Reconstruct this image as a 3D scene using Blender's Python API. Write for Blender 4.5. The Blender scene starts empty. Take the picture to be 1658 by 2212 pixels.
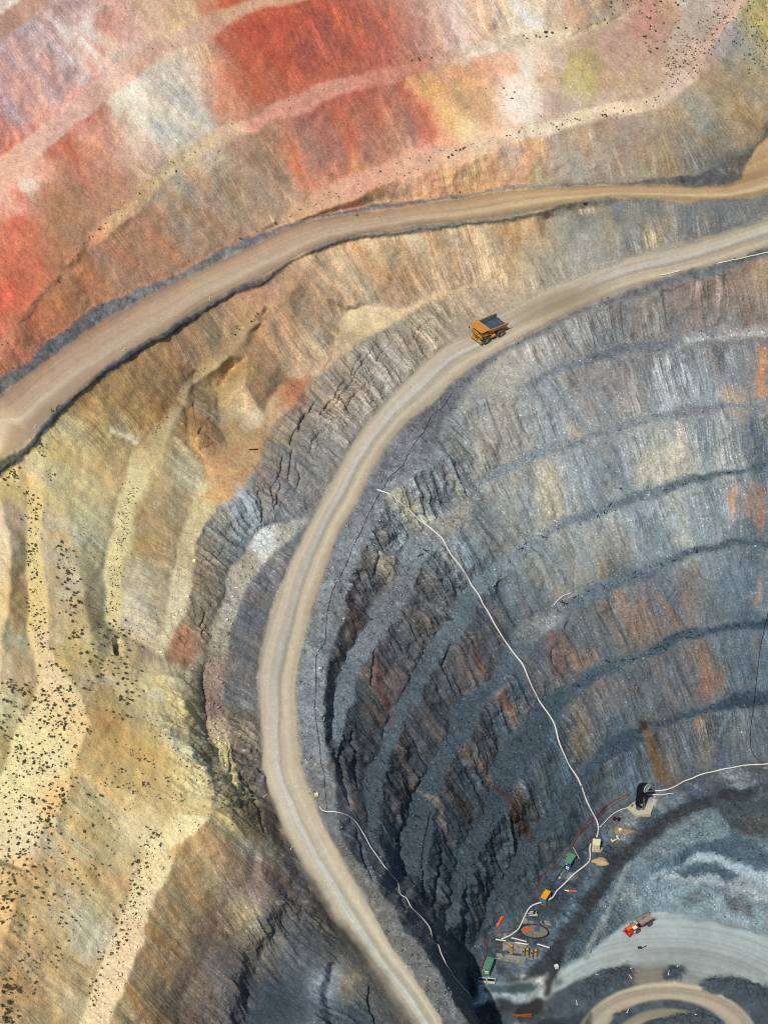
import bpy, bmesh, math, random
import numpy as np
from mathutils import Vector, Matrix, geometry
R = math.radians
SC = bpy.context.scene
COL = SC.collection
# ------------------------------------------------------------------ camera, sky, sun, exposure
FW, FH = 1658.0, 2212.0            # units in which the picture was measured
KV = 161.5 / 900.0
DEP = R(40.0)
CT = Vector((0, 0, 108.0))
CAM = CT + 900.0 * Vector((0, -math.cos(DEP), math.sin(DEP)))
cd = bpy.data.cameras.new('camera'); cam = bpy.data.objects.new('camera', cd); COL.objects.link(cam)
cam.location = CAM; cam.rotation_euler = (R(90) - DEP, 0, 0)
cd.sensor_fit = 'VERTICAL'; cd.sensor_height = 36.0; cd.lens = 18.0 / KV
cd.clip_start = 1.0; cd.clip_end = 6000.0
SC.camera = cam
SUN_EL, SUN_AZ = 53.0, 203.0       # azimuth clockwise from +Y: low behind the camera, to its left
w = bpy.data.worlds.new('World'); SC.world = w; w.use_nodes = True
nt = w.node_tree; bg = nt.nodes['Background']
sky = nt.nodes.new('ShaderNodeTexSky'); sky.sky_type = 'NISHITA'; sky.sun_disc = False
sky.sun_elevation = R(SUN_EL); sky.sun_rotation = R(SUN_AZ)
nt.links.new(sky.outputs[0], bg.inputs[0]); bg.inputs[1].default_value = 0.08
sd = bpy.data.lights.new('sun', 'SUN'); sd.energy = 4.2; sd.angle = R(0.5); sd.color = (1.0, 0.95, 0.87)
sun = bpy.data.objects.new('sun', sd); COL.objects.link(sun)
az, el = R(SUN_AZ), R(SUN_EL)
SDIR = Vector((math.sin(az) * math.cos(el), math.cos(az) * math.cos(el), math.sin(el)))
sun.rotation_euler = SDIR.to_track_quat('Z', 'Y').to_euler()
sun.location = SDIR * 800
SC.view_settings.view_transform = 'Standard'; SC.view_settings.look = 'None'
SC.view_settings.exposure = 0.0; SC.view_settings.gamma = 1.0
SC.cycles.use_denoising = False; SC.cycles.filter_width = 1.1; SC.cycles.max_bounces = 4; SC.cycles.volume_bounces = 1; SC.cycles.diffuse_bounces = 2
RNG = np.random.default_rng(7); random.seed(7)
# ------------------------------------------------------------------ survey: break lines of the pit (sightings u,v plus level in metres)
LINES = {}
ZK = .90                           # levels below were first guessed too steep
def pts(s): return [tuple(float(c) for c in p.split(',')) for p in s.split()]
def L(name, s, z, ext=True):
    p = np.array(pts(s)); d = np.r_[0, np.cumsum(np.hypot(*np.diff(p, axis=0).T))]; f = d / d[-1]
    if isinstance(z, (int, float)): zz = np.full(len(p), float(z))
    elif callable(z): zz = z(p)
    else: k = np.array(z, float); zz = np.interp(f, k[:, 0], k[:, 1])
    p = np.c_[p, 108 + ZK * (zz - 108)]
    def near(q): return q[0] < 14 or q[0] > FW - 14 or q[1] < 14 or q[1] > FH - 14
    if ext:
        if near(p[0]):
            k = min(2, len(p) - 1); t = p[0] - p[k]; t = t / np.hypot(t[0], t[1]); t[2] = np.clip(t[2], -.03, .03)
            p = np.vstack([p[0] + t * 300, p])
        if near(p[-1]):
            k = min(2, len(p) - 1); t = p[-1] - p[-1 - k]; t = t / np.hypot(t[0], t[1]); t[2] = np.clip(t[2], -.03, .03)
            p = np.vstack([p, p[-1] + t * 300])
    if name in ('r2l', 'r2u'):                     # the road is a little wider than the first sighting
        t = np.gradient(p[:, :2], axis=0); t /= np.hypot(t[:, 0], t[:, 1])[:, None]; o = 5.5 if name == 'r2l' else -2.5; p[:, 0] += -t[:, 1] * -o; p[:, 1] += t[:, 0] * -o
    LINES[name] = p
def r1z(p): return np.interp(p[:, 0], [0, 560, 1100, 1658], [165, 154, 143, 137])
Z2 = [(0, 132), (.285, 120), (.49, 113), (.655, 107), (.735, 102), (.87, 88), (1, 70)]
def add(k, dz): return [(a, b + dz) for a, b in k]
# berms of the weathered wall
L('b0t', '0,26 35,0', 219); L('b0c', '0,83 69,35 111,0', 217)
L('b1t', '0,347 56,295 139,229 195,188 243,149 295,115 347,83 434,45 521,14 563,0', [(0, 192), (.5, 199), (1, 200)])
L('b1c', '0,422 28,396 101,323 146,278 208,229 257,195 295,167 347,134 417,94 486,63 540,38 576,21 644,3', [(0, 190), (.5, 197), (1, 198)])
L('b2t', '-200,965 0,745 69,665 139,585 181,540 215,479 257,438 313,393 354,358 400,323 452,288 493,267 556,243 575,229 637,201 679,181 735,167 818,142 887,129 957,111 1009,97 1061,80 1116,73 1151,69 1256,59 1325,45 1395,10', [(0, 170), (.12, 172), (.35, 178), (.65, 180), (.88, 175), (1, 168)], False)
L('b2c', '0,773 35,735 87,665 139,606 195,541 243,497 278,465 306,438 347,400 410,354 469,316 521,288 576,265 585,257 630,243 679,222 731,201 801,181 870,162 940,144 1009,122 1061,115 1116,106 1151,96 1238,76 1297,63 1340,44', [(0, 170), (.3, 176), (.6, 178), (.85, 173), (1, 168)])
L('b3t', '592,478 640,440 672,412 731,386 801,365 853,344 905,330 957,320 1026,299 1078,288 1151,271 1221,250 1297,240 1360,222 1405,205 1429,188 1445,150 1440,110 1460,60 1500,10', [(0, 156), (.25, 159), (.7, 160), (1, 163)], False)
L('b3c', '610,486 644,476 707,448 783,417 853,393 922,368 992,347 1061,323 1082,307 1151,295 1221,278 1290,264 1360,247 1412,233 1464,205 1509,174 1530,122 1568,59 1596,32 1625,0', [(0, 154), (.25, 157), (.7, 158), (1, 160)])
L('rs1', '1560,190 1590,120 1640,60 1680,10', 153)
L('rs2', '1600,250 1630,190 1658,130', 146)
# upper haul road
L('r1bank', '0,818 21,800 104,738 208,669 295,627 400,578 486,540 540,514 592,490 714,459 818,441 922,431 1026,417 1116,403 1186,400 1325,396 1447,389 1527,361 1600,330 1640,300 1658,264', r1z)
L('r1wind', '0,840 60,790 120,745 208,688 295,641 400,589 486,551 540,521 600,493 700,467 818,449 950,433 1100,409 1250,402 1400,398', lambda p: r1z(p) + 1.3)
L('r1u', '0,860 69,804 139,755 208,707 295,655 382,609 486,561 535,538 609,497 679,476 783,459 887,445 992,431 1082,415 1186,406 1325,401 1464,403 1568,403 1610,389 1658,376', r1z)
L('r1l', '0,988 52,957 115,891 174,839 243,780 313,738 382,696 452,651 521,616 576,589 655,545 714,521 783,504 887,486 992,476 1116,462 1151,455 1221,438 1325,426 1464,431 1568,431 1638,420 1658,413', r1z)
L('r1w', '0,1015 30,988 60,962 113,905 165,856 243,793 313,751 382,708 452,660 521,623 576,593 650,550 714,525 783,508 887,491 992,481 1116,467 1180,452', lambda p: r1z(p) + 1.5)
L('r1c', '0,1037 35,1002 69,967 111,919 156,873 195,842 243,808 295,766 334,745 379,721 434,676 504,634 576,599 648,556 686,542 748,521 853,504 957,493 1026,483 1116,474 1186,458', lambda p: r1z(p) - 1.5)
# lower haul road
L('r2u', '1658,476 1603,493 1499,525 1395,550 1290,585 1186,630 1082,678 1019,724 957,755 905,797 853,849 801,908 755,971 721,1037 693,1085 662,1149 627,1219 596,1306 571,1386 563,1462 563,1566 568,1653 585,1723 609,1792 644,1851 679,1907 714,1969 748,2018 790,2074 835,2133 887,2206', Z2)
L('r2l', '1658,526 1603,543 1464,585 1360,616 1256,655 1151,710 1082,745 1026,780 974,821 922,867 870,912 825,967 790,1026 763,1086 728,1149 700,1219 679,1281 658,1344 644,1407 634,1480 636,1566 644,1652 662,1712 689,1775 721,1837 762,1907 804,1976 842,2046 887,2112 929,2178 946,2209', Z2)
L('r2c', '1658,561 1603,575 1499,606 1395,637 1308,658 1221,693 1151,735 1082,766 1026,818 1005,853 974,905 950,957 922,1002 880,1040 835,1072 814,1101 804,1149 783,1208 762,1268 748,1306 735,1358 714,1410 700,1480 703,1532 714,1594 716,1640 718,1690 724,1740 745,1800 778,1858 815,1907 860,1970 905,2036 956,2105 998,2174 1016,2206', add(Z2, -.6))
L('pad', '1186,470 1300,455 1420,455 1550,455 1640,440', 136.5)
L('padl', '1120,520 1200,510 1330,500 1450,490 1560,480 1640,466', 133.5)
# old berm below the upper road, sand fans, top of the grey cliff
L('s3l', '632,600 565,665 513,706 455,774 408,805 374,862 325,915 300,965 278,1026 250,1080 243,1149 229,1219 222,1288 222,1341', [(0, 151), (.25, 146), (.5, 140), (1, 135)])
L('s3r', '638,612 580,678 528,722 468,793 426,818 392,876 362,925 346,980 323,1026 295,1080 285,1132 274,1195 267,1236 257,1288 245,1358', [(0, 150), (.25, 145), (.5, 139), (1, 134)])
L('gt', '1050,606 992,624 939,634 887,655 818,667 785,664 755,672 740,712 728,745 700,795 660,822 610,840 585,870 562,915 530,955 495,1010 462,1055 427,1090 410,1125 389,1177 368,1236 358,1288 351,1358 347,1410', [(0, 127), (.2, 131), (.5, 130), (1, 125)])
L('gfan', '780,651 770,657 757,660', 134.5)
L('gfan2', '615,792 600,810', 135)
L('gc', '1054,612 992,632 922,655 853,689 783,735 731,783 679,832 644,873 603,905 575,950 561,985 530,1040 500,1070 465,1097 441,1143 424,1195 406,1254 403,1323 378,1375 361,1417', [(0, 126), (.2, 130), (.5, 129), (1, 124)])
# spurs on the brown slope
L('sp1', '573,672 545,720 530,775 525,830', [(0, 146), (1, 139)])
L('sp2', '417,811 425,850 430,900 425,940', [(0, 140.5), (1, 136.5)])
L('gu1', '500,790 472,840 470,900 490,960', [(0, 137.5), (1, 128.8)])
L('gu2', '395,870 410,950 450,1020', [(0, 139), (1, 127.5)])
# strips on the left
L('s0', '0,1075 20,1150 15,1230 12,1300 10,1400 10,1480 -30,1560', 164)
L('s1l', '63,1050 58,1110 52,1167 49,1236 55,1306 58,1358 73,1410 90,1480 70,1540 30,1600 0,1660', [(0, 157), (1, 154)])
L('s1r', '95,1040 87,1080 83,1167 94,1271 104,1340 111,1393 132,1434 153,1462 181,1511 198,1556 174,1622 153,1681 139,1723 94,1785 76,1844 49,1914 28,1970 0,2036', [(0, 156), (1, 152)])
L('s2', '150,1110 165,1200 175,1290 190,1370 220,1440 260,1500', [(0, 150), (1, 143)])
L('rid', '330,1570 380,1608 417,1643 462,1699 521,1754 573,1831 606,1868', [(0, 138), (.6, 122), (1, 101)])
L('gul', '300,1470 335,1530 365,1580 410,1625', [(0, 138.5), (1, 132.5)])
L('knob', '370,1450 395,1490 405,1530 400,1570', [(0, 133), (1, 128)])
L('s5l', '640,1112 600,1128 556,1150 524,1190 496,1226 486,1275 472,1341 455,1393 448,1455 441,1538 448,1573 465,1640', [(0, 114), (.3, 117), (1, 114)])
L('s5r', '668,1124 640,1150 606,1180 576,1212 531,1275 511,1341 490,1410 483,1480 486,1549 497,1601 505,1656 530,1740', [(0, 112.5), (.3, 116), (1, 109)])
L('s5f', '655,1140 620,1210 585,1300 556,1386 545,1462 545,1560 550,1650 566,1723 590,1792', add([(0, 112), (.3, 109.5), (.6, 106.5), (.8, 102.5), (1, 97)], .6))
L('ql', '382,1768 368,1789 313,1831 302,1879 285,1931 264,1976 236,2029 208,2084 191,2140 170,2206', [(0, 131), (1, 127)])
L('qr', '462,1775 410,1810 368,1831 358,1879 340,1924 323,1976 306,2029 285,2088 267,2129 240,2206', [(0, 129.5), (1, 125.5)])
L('qf', '560,1880 520,1930 470,1990 440,2060 410,2140 390,2206', [(0, 111), (1, 105)])
L('qg', '600,1935 580,1965 549,2012 521,2065 510,2122 500,2206', [(0, 105), (1, 97)])
L('qh', '622,1946 606,1985 578,2030 552,2080 540,2130 530,2206', [(0, 99.5), (1, 89)])
L('qi', '700,2090 690,2130 686,2206', 84)
L('qj', '714,2100 706,2140 702,2206', 79)
L('ck', '640,1925 668,1975 700,2035 740,2088 790,2150 828,2206', [(0, 94), (1, 71)])
L('ditch', '606,1830 640,1880 690,1955 740,2030 800,2110 870,2206', [(0, 96), (1, 69.5)])
# working benches: T = toe of the face above, C = crest of the face below
BZ = dict(F=118, E=101, D=84, C=67, B=50, A=33)
L('Ft', '1658,698 1568,703 1464,717 1412,727 1290,755 1204,790 1150,820 1105,850', [(0, 112.6), (.7, 112.6), (1, 115.5)])
L('Fc', '1658,717 1568,729 1464,741 1395,755 1325,769 1256,790 1186,818 1140,845', [(0, 112), (.7, 112), (1, 114)])
L('Et', '1658,854 1568,863 1499,873 1429,891 1360,905 1308,926 1256,943 1186,960 1134,981 1082,999 1044,1044 1014,1085 967,1118 920,1140 882,1167 867,1195 846,1257 815,1290 790,1320 780,1354 762,1386 735,1427 721,1462 716,1514 722,1584', 98.1)
L('Ec', '1658,870 1568,877 1482,898 1412,912 1360,922 1290,946 1221,971 1151,995 1100,1022 1040,1061 1009,1108 985,1135 957,1164 912,1215 887,1261 863,1302 839,1351 801,1400 783,1434 762,1473 755,1514 745,1566 738,1622', 97.5)
L('Dt', '1658,1009 1603,1021 1499,1026 1429,1040 1377,1058 1325,1075 1256,1110 1221,1118 1151,1149 1103,1185 1026,1243 995,1275 964,1330 939,1368 898,1431 873,1479 846,1525 828,1559 814,1601 797,1643 788,1653 780,1705 780,1740 792,1810 818,1862', 81.6)
L('Dc', '1658,1026 1568,1037 1464,1058 1395,1082 1325,1097 1256,1129 1186,1167 1134,1209 1072,1254 1033,1288 1005,1344 967,1400 933,1448 908,1490 877,1539 860,1580 840,1636 832,1660 821,1723 816,1792 828,1830 842,1872', 81)
L('Ct', '1658,1170 1568,1174 1499,1184 1429,1202 1360,1229 1290,1261 1238,1285 1197,1302 1158,1323 1120,1345 1082,1393 1054,1455 1026,1490 992,1525 981,1549 957,1601 933,1636 912,1671 891,1723 873,1775 863,1830 862,1879', [(0, 65.6), (.75, 65.6), (1, 58)])
L('Cc', '1658,1184 1534,1195 1464,1212 1395,1247 1325,1275 1256,1309 1214,1337 1180,1362 1130,1395 1110,1434 1082,1473 1054,1514 1033,1559 1009,1601 988,1643 957,1663 943,1726 933,1785 915,1851 908,1914 919,1966', [(0, 65), (.75, 65), (1, 54)])
L('Bt', '1658,1330 1603,1344 1499,1354 1429,1386 1395,1400 1325,1420 1273,1441 1225,1472 1169,1514 1144,1542 1110,1584 1082,1622 1055,1680 1035,1740 1010,1800 985,1870 966,1940 952,2000', [(0, 49.6), (.6, 49.6), (1, 38.5)])
L('Bc', '1658,1351 1551,1365 1482,1382 1429,1414 1360,1434 1290,1469 1240,1500 1214,1530 1190,1566 1165,1622 1120,1690 1085,1750 1060,1810 1035,1870 1008,1930 985,1990', [(0, 49), (.6, 49), (1, 36.5)])
L('At', '1658,1490 1586,1497 1516,1525 1429,1556 1370,1573 1325,1594 1277,1636 1230,1680 1180,1740 1140,1800 1110,1860 1078,1920 1045,1980 1012,2050', [(0, 33.6), (.48, 33.6), (1, 15.5)])
L('Ac', '1658,1514 1534,1535 1464,1563 1422,1580 1360,1622 1308,1653 1262,1690 1220,1750 1180,1810 1148,1860 1108,1920 1068,1980 1030,2050', [(0, 33), (.48, 33), (1, 14)])
# platform with the pumps, dark track, stockpile, pit floor
def pz(p): return np.interp(p[:, 1], [1646, 1720, 1860, 2000, 2100, 2206], [19, 18, 15, 13, 13, 13])
L('ft', '1658,1646 1568,1657 1492,1678 1443,1695 1395,1712 1360,1726 1325,1740 1277,1782 1235,1831 1205,1862 1158,1903 1137,1949 1110,1987 1062,2011 1047,2046 1033,2081 1016,2112 1027,2140 1036,2178 1048,2206', pz)
L('tu', '1658,1699 1534,1709 1447,1751 1395,1782 1325,1844 1277,1907 1231,1980 1197,2029 1158,2077 1134,2105 1060,2120', lambda p: pz(p) - .3)
L('tl', '1658,1722 1540,1738 1443,1775 1388,1820 1339,1876 1290,1942 1249,2011 1221,2053 1186,2105', lambda p: pz(p) - .6)
L('tw', '1500,1757 1450,1785 1396,1825 1350,1876 1302,1942 1262,2008 1233,2053', lambda p: pz(p) + .6)
L('m1', '1480,1800 1530,1785 1568,1789 1610,1810 1658,1830', 18)
L('m2', '1430,1880 1499,1851 1568,1868 1638,1905 1658,1915', 14)
L('m2b', '1440,1895 1500,1868 1568,1888 1640,1925 1658,1935', 12.6)
L('m3', '1400,1925 1450,1900 1520,1905 1590,1930 1640,1960 1658,1975', 10.5)
L('mv', '1580,1770 1658,1780', 16)
L('flu', '1120,2120 1180,2105 1231,2084 1290,2046 1332,2011 1370,1987 1416,1970 1482,1973 1551,1990 1620,2015 1658,2022', [(0, 12), (.3, 8), (1, 5.4)])
L('fl1', '1080,2165 1250,2110 1400,2060 1500,2050 1658,2080', [(0, 11.5), (.4, 6.5), (1, 5)])
L('fl2', '1075,2190 1200,2192 1300,2180 1420,2150 1530,2150 1658,2190', [(0, 11), (.4, 6), (1, 4.5)])
for i, (u, v, z) in enumerate([(-560, -560, 252), (0, -300, 246), (829, -300, 234), (1300, -300, 212), (1700, -120, 172), (1960, -300, 188), (1960, 100, 152), (1700, 230, 141),
                               (-300, 100, 228), (-300, 1300, 166), (-300, 1700, 162), (-300, 2512, 158), (100, 2512, 142), (420, 2512, 116), (1250, 2512, 4), (1600, 2512, 4), (1958, 2300, 4), (1958, 2512, 4), (-300, -300, 244)]):
    LINES['x%d' % i] = np.array([[u, v, 108 + ZK * (z - 108)], [u + 5, v, 108 + ZK * (z - 108)]], float)

# ------------------------------------------------------------------ triangulate the survey and sample it on a fine net
def axis(n, step=2.0, margin=40, far=900):
    a = np.arange(-margin, n + margin + .1, step); s = step; lo = [a[0]]; hi = [a[-1]]
    while lo[-1] > -far: s *= 1.085; lo.append(lo[-1] - s); hi.append(hi[-1] + s)
    return np.r_[lo[:0:-1], a, hi[1:]]
UA, VA = axis(FW), axis(FH)
NC, NR = len(UA), len(VA)
UU, VV = np.meshgrid(UA, VA)
def up_mat(n, m, off):
    x = np.arange(n) * (m - 4) / max(n - 1, 1) + 1 + off * 0; i = np.floor(x).astype(int); f = x - i
    A = np.zeros((n, m)); r = np.arange(n)
    A[r, i - 1] = (1 - f) ** 3 / 6; A[r, i] = (3 * f ** 3 - 6 * f ** 2 + 4) / 6; A[r, i + 1] = (-3 * f ** 3 + 3 * f ** 2 + 3 * f + 1) / 6; A[r, i + 2] = f ** 3 / 6
    return A
def noise(wl, wl2=None):
    """smooth noise over the net, wavelength in picture units (x, y), about unit variance"""
    m, k = int(NC * 2 / wl) + 5, int(NR * 2 / (wl2 or wl)) + 5
    n = up_mat(NR, k, 0) @ RNG.standard_normal((k, m)) @ up_mat(NC, m, 0).T
    return n / n.std()
def fbm(wl, octs, gain=.5, ridged=False):
    s = 0; a = 1
    for o in range(octs):
        n = noise(max(wl, 2.6)); s = s + a * ((.8 - np.abs(n)) if ridged else n); a *= gain; wl /= 2.03
    s = s - s.mean(); return s / s.std()
def blur(a, r):
    a = np.asarray(a, np.float32 if a.dtype == bool else a.dtype)
    for _ in range(3):
        for ax in (0, 1):
            p = np.concatenate([np.repeat(np.take(a, [0], ax), r + 1, ax), a, np.repeat(np.take(a, [-1], ax), r, ax)], ax)
            c = np.cumsum(p, ax); n = a.shape[ax]
            a = (np.take(c, np.arange(2 * r + 1, 2 * r + 1 + n), ax) - np.take(c, np.arange(0, n), ax)) / (2 * r + 1)
    return a
P3 = []; ATT = []
for nm, p in LINES.items():
    d = np.r_[0, np.cumsum(np.hypot(*np.diff(p[:, :2], axis=0).T))]; n = max(2, int(d[-1] / 9) + 1)
    q = np.linspace(0, d[-1], n); P3.append(np.c_[[np.interp(q, d, p[:, k]) for k in range(3)]].T)
    t = {'r1u': 0., 'r1l': 1., 'r2u': 0., 'r2l': 1.}.get(nm, .5); ATT.append(np.c_[np.full(n, t), q])
P3 = np.vstack(P3); ATT = np.vstack(ATT)
_, ui = np.unique(np.round(P3[:, :2] / 2).astype(int), axis=0, return_index=True); P3 = P3[ui]; ATT = ATT[ui]
vo, _, fo, ov, _, _ = geometry.delaunay_2d_cdt([Vector(p[:2]) for p in P3], [], [], 0, 1e-4)
oi = [o[0] for o in ov]
TV = np.array([P3[i] for i in oi]); TA = np.array([ATT[i] for i in oi]); TF = np.array([list(f) for f in fo])
def sample_tin(U, V, vals):
    out = np.full(U.shape + (vals.shape[1],), np.nan); H = U.shape[0]
    lo = int(np.searchsorted(UA, -300)); 
    for f in TF:
        a, b, c = TV[f]; x0, x1 = min(a[0], b[0], c[0]), max(a[0], b[0], c[0]); y0, y1 = min(a[1], b[1], c[1]), max(a[1], b[1], c[1])
        i0, i1 = np.searchsorted(UA, x0) - 0, np.searchsorted(UA, x1, 'right'); j0, j1 = np.searchsorted(VA, y0), np.searchsorted(VA, y1, 'right')
        if i1 <= i0 or j1 <= j0: continue
        X, Y = np.meshgrid(UA[i0:i1], VA[j0:j1])
        det = (b[1] - c[1]) * (a[0] - c[0]) + (c[0] - b[0]) * (a[1] - c[1])
        if abs(det) < 1e-9: continue
        l0 = ((b[1] - c[1]) * (X - c[0]) + (c[0] - b[0]) * (Y - c[1])) / det; l1 = ((c[1] - a[1]) * (X - c[0]) + (a[0] - c[0]) * (Y - c[1])) / det; l2 = 1 - l0 - l1
        m = (l0 >= -1e-6) & (l1 >= -1e-6) & (l2 >= -1e-6)
        if m.any():
            v = l0[..., None] * vals[f[0]] + l1[..., None] * vals[f[1]] + l2[..., None] * vals[f[2]]
            out[j0:j1, i0:i1][m] = v[m]
    return out
TS = sample_tin(UU, VV, np.c_[TV[:, 2], TA])
for k in range(TS.shape[2]):                      # outside the survey: level ground
    a = TS[:, :, k]
    for row in range(NR):
        g = np.where(~np.isnan(a[row]))[0]
        if len(g): a[row] = np.interp(np.arange(NC), g, a[row, g])
    g = np.where(~np.isnan(a[:, 0]))[0]; a[:g[0]] = a[g[0]]; a[g[-1] + 1:] = a[g[-1]]
def bil(a, U, V):
    x = np.interp(U, UA, np.arange(NC)); y = np.interp(V, VA, np.arange(NR))
    i = np.clip(x.astype(int), 0, NC - 2); j = np.clip(y.astype(int), 0, NR - 2); fx = (x - i); fy = (y - j)
    if a.ndim == 3: fx = fx[..., None]; fy = fy[..., None]
    return (a[j, i] * (1 - fx) + a[j, i + 1] * fx) * (1 - fy) + (a[j + 1, i] * (1 - fx) + a[j + 1, i + 1] * fx) * fy
def poly_mask(p):
    m = np.zeros((NR, NC), bool); p = np.asarray(p)[:, :2]; q = np.roll(p, -1, 0)
    for j, y in enumerate(VA):
        c = ((p[:, 1] <= y) != (q[:, 1] <= y)); 
        if not c.any(): continue
        x = np.sort(p[c, 0] + (y - p[c, 1]) * (q[c, 0] - p[c, 0]) / (q[c, 1] - p[c, 1]))
        for k in range(0, len(x) - 1, 2): m[j, np.searchsorted(UA, x[k]):np.searchsorted(UA, x[k + 1])] = True
    return m
def strip(a, b): return poly_mask(np.vstack([LINES[a], LINES[b][::-1]]))
M_R1 = strip('r1u', 'r1l') | poly_mask(pts('1600,392 1612,360 1636,318 1720,250 2000,200 2000,410 1658,413 1638,420 1600,425'))
M_R2 = strip('r2u', 'r2l')
soft = lambda m, r=2: blur(m.astype(float), r)
# wiggle so that crests and toes are not ruled lines
rd = soft(M_R1 | M_R2, 5); quiet = 1 - .8 * np.clip(rd * 2, 0, 1)
W1, W2 = fbm(80, 5, .62), fbm(80, 5, .62); lowz = 1 + .25 * np.clip((TS[:, :, 0] < 112) * 1., 0, 1); lowz = blur(lowz, 6); W1 *= lowz; W2 *= lowz
UW, VW = UU + 4.5 * W1 * quiet, VV + 4.0 * W2 * quiet
BENCH = np.zeros((NR, NC))
for a, b in [('b0t', 'b0c'), ('b1t', 'b1c'), ('b2t', 'b2c'), ('b3t', 'b3c'), ('gt', 'gc'), ('s5l', 's5r'), ('ql', 'qr')] + [(k + 't', k + 'c') for k in 'FEDCBA']:
    BENCH = np.maximum(BENCH, strip(a, b))
BENCH = np.maximum(BENCH, poly_mask(np.vstack([LINES['s1l'][:8], LINES['s1r'][8::-1]])) * 1.); BENCH = np.clip(np.maximum(bil(blur(BENCH, 1), UW, VW), 1.15 * bil(blur(strip('s3l', 's3r') * 1., 3), UU - 6 + 7 * W1, VV + 7 * W2)), 0, 1)
SHOULD = np.clip(bil(blur(strip('r2l', 'r2c').astype(float), 2), UW, VW), 0, 1)
WIND = np.clip(bil(blur((strip('r1l', 'r1c') | strip('r1bank', 'r1u')).astype(float), 1), UW, VW), 0, 1)
Z0 = blur(bil(TS[:, :, 0], UW, VW), 1)
T_AC, S_AL = TS[:, :, 1], TS[:, :, 2]
ca, sa = math.cos(DEP), math.sin(DEP)
def rays(U, V):
    x = (U - FW / 2) / (FH / 2) * KV; y = (FH / 2 - V) / (FH / 2) * KV
    return np.stack([x, ca + y * sa, -sa + y * ca], -1)
RAY = rays(UU, VV); CAMN = np.array(CAM)
def lift(Z): t = (Z - CAMN[2]) / RAY[..., 2]; return CAMN + RAY * t[..., None]
def dgrid(a): return np.gradient(a, UA, axis=1), np.gradient(a, VA, axis=0)
POS = lift(Z0)
def normals(P):
    pu, pv = dgrid(P[..., 0]), None
    Pu = np.stack([np.gradient(P[..., k], UA, axis=1) for k in range(3)], -1); Pv = np.stack([np.gradient(P[..., k], VA, axis=0) for k in range(3)], -1)
    n = np.cross(Pv, Pu); n /= np.linalg.norm(n, axis=-1, keepdims=True) + 1e-12
    return Pu, Pv, n
# fall lines
Zs = blur(Z0, 5); Ps = lift(Zs); Pu, Pv, Ns = normals(Ps)
guu = (Pu * Pu).sum(-1); gvv = (Pv * Pv).sum(-1); guv = (Pu * Pv).sum(-1); zu, zv = Pu[..., 2], Pv[..., 2]
fu, fv = -(gvv * zu - guv * zv), -(guu * zv - guv * zu); fn = np.hypot(fu, fv) + 1e-9; fu, fv = fu / fn, fv / fn
STEEP = np.clip((np.hypot(Ns[..., 0], Ns[..., 1]) - .32) / .38, 0, 1) * (1 - BENCH)
def lic(chs, n=14, step=1.0):
    """smear noise channels along the fall line (cells of the net)"""
    J, I = np.meshgrid(np.arange(NR, dtype=np.float32), np.arange(NC, dtype=np.float32), indexing='ij')
    acc = [c.copy() for c in chs]
    for sgn in (1, -1):
        x, y = I.copy(), J.copy()
        for _ in range(n):
            i = np.clip(x, 0, NC - 1).astype(np.int32); j = np.clip(y, 0, NR - 1).astype(np.int32)
            x += sgn * step * fu[j, i]; y += sgn * step * fv[j, i]
            i = np.clip(x, 0, NC - 1).astype(np.int32); j = np.clip(y, 0, NR - 1).astype(np.int32)
            for a, c in zip(acc, chs): a += c[j, i]
    return [(a - a.mean()) / a.std() for a in acc]
l_fine, = lic([RNG.standard_normal((NR, NC))], 9)
l_mid, l_big = lic([noise(7), noise(20)], 26)
l_long, = lic([noise(34)], 60)
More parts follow.
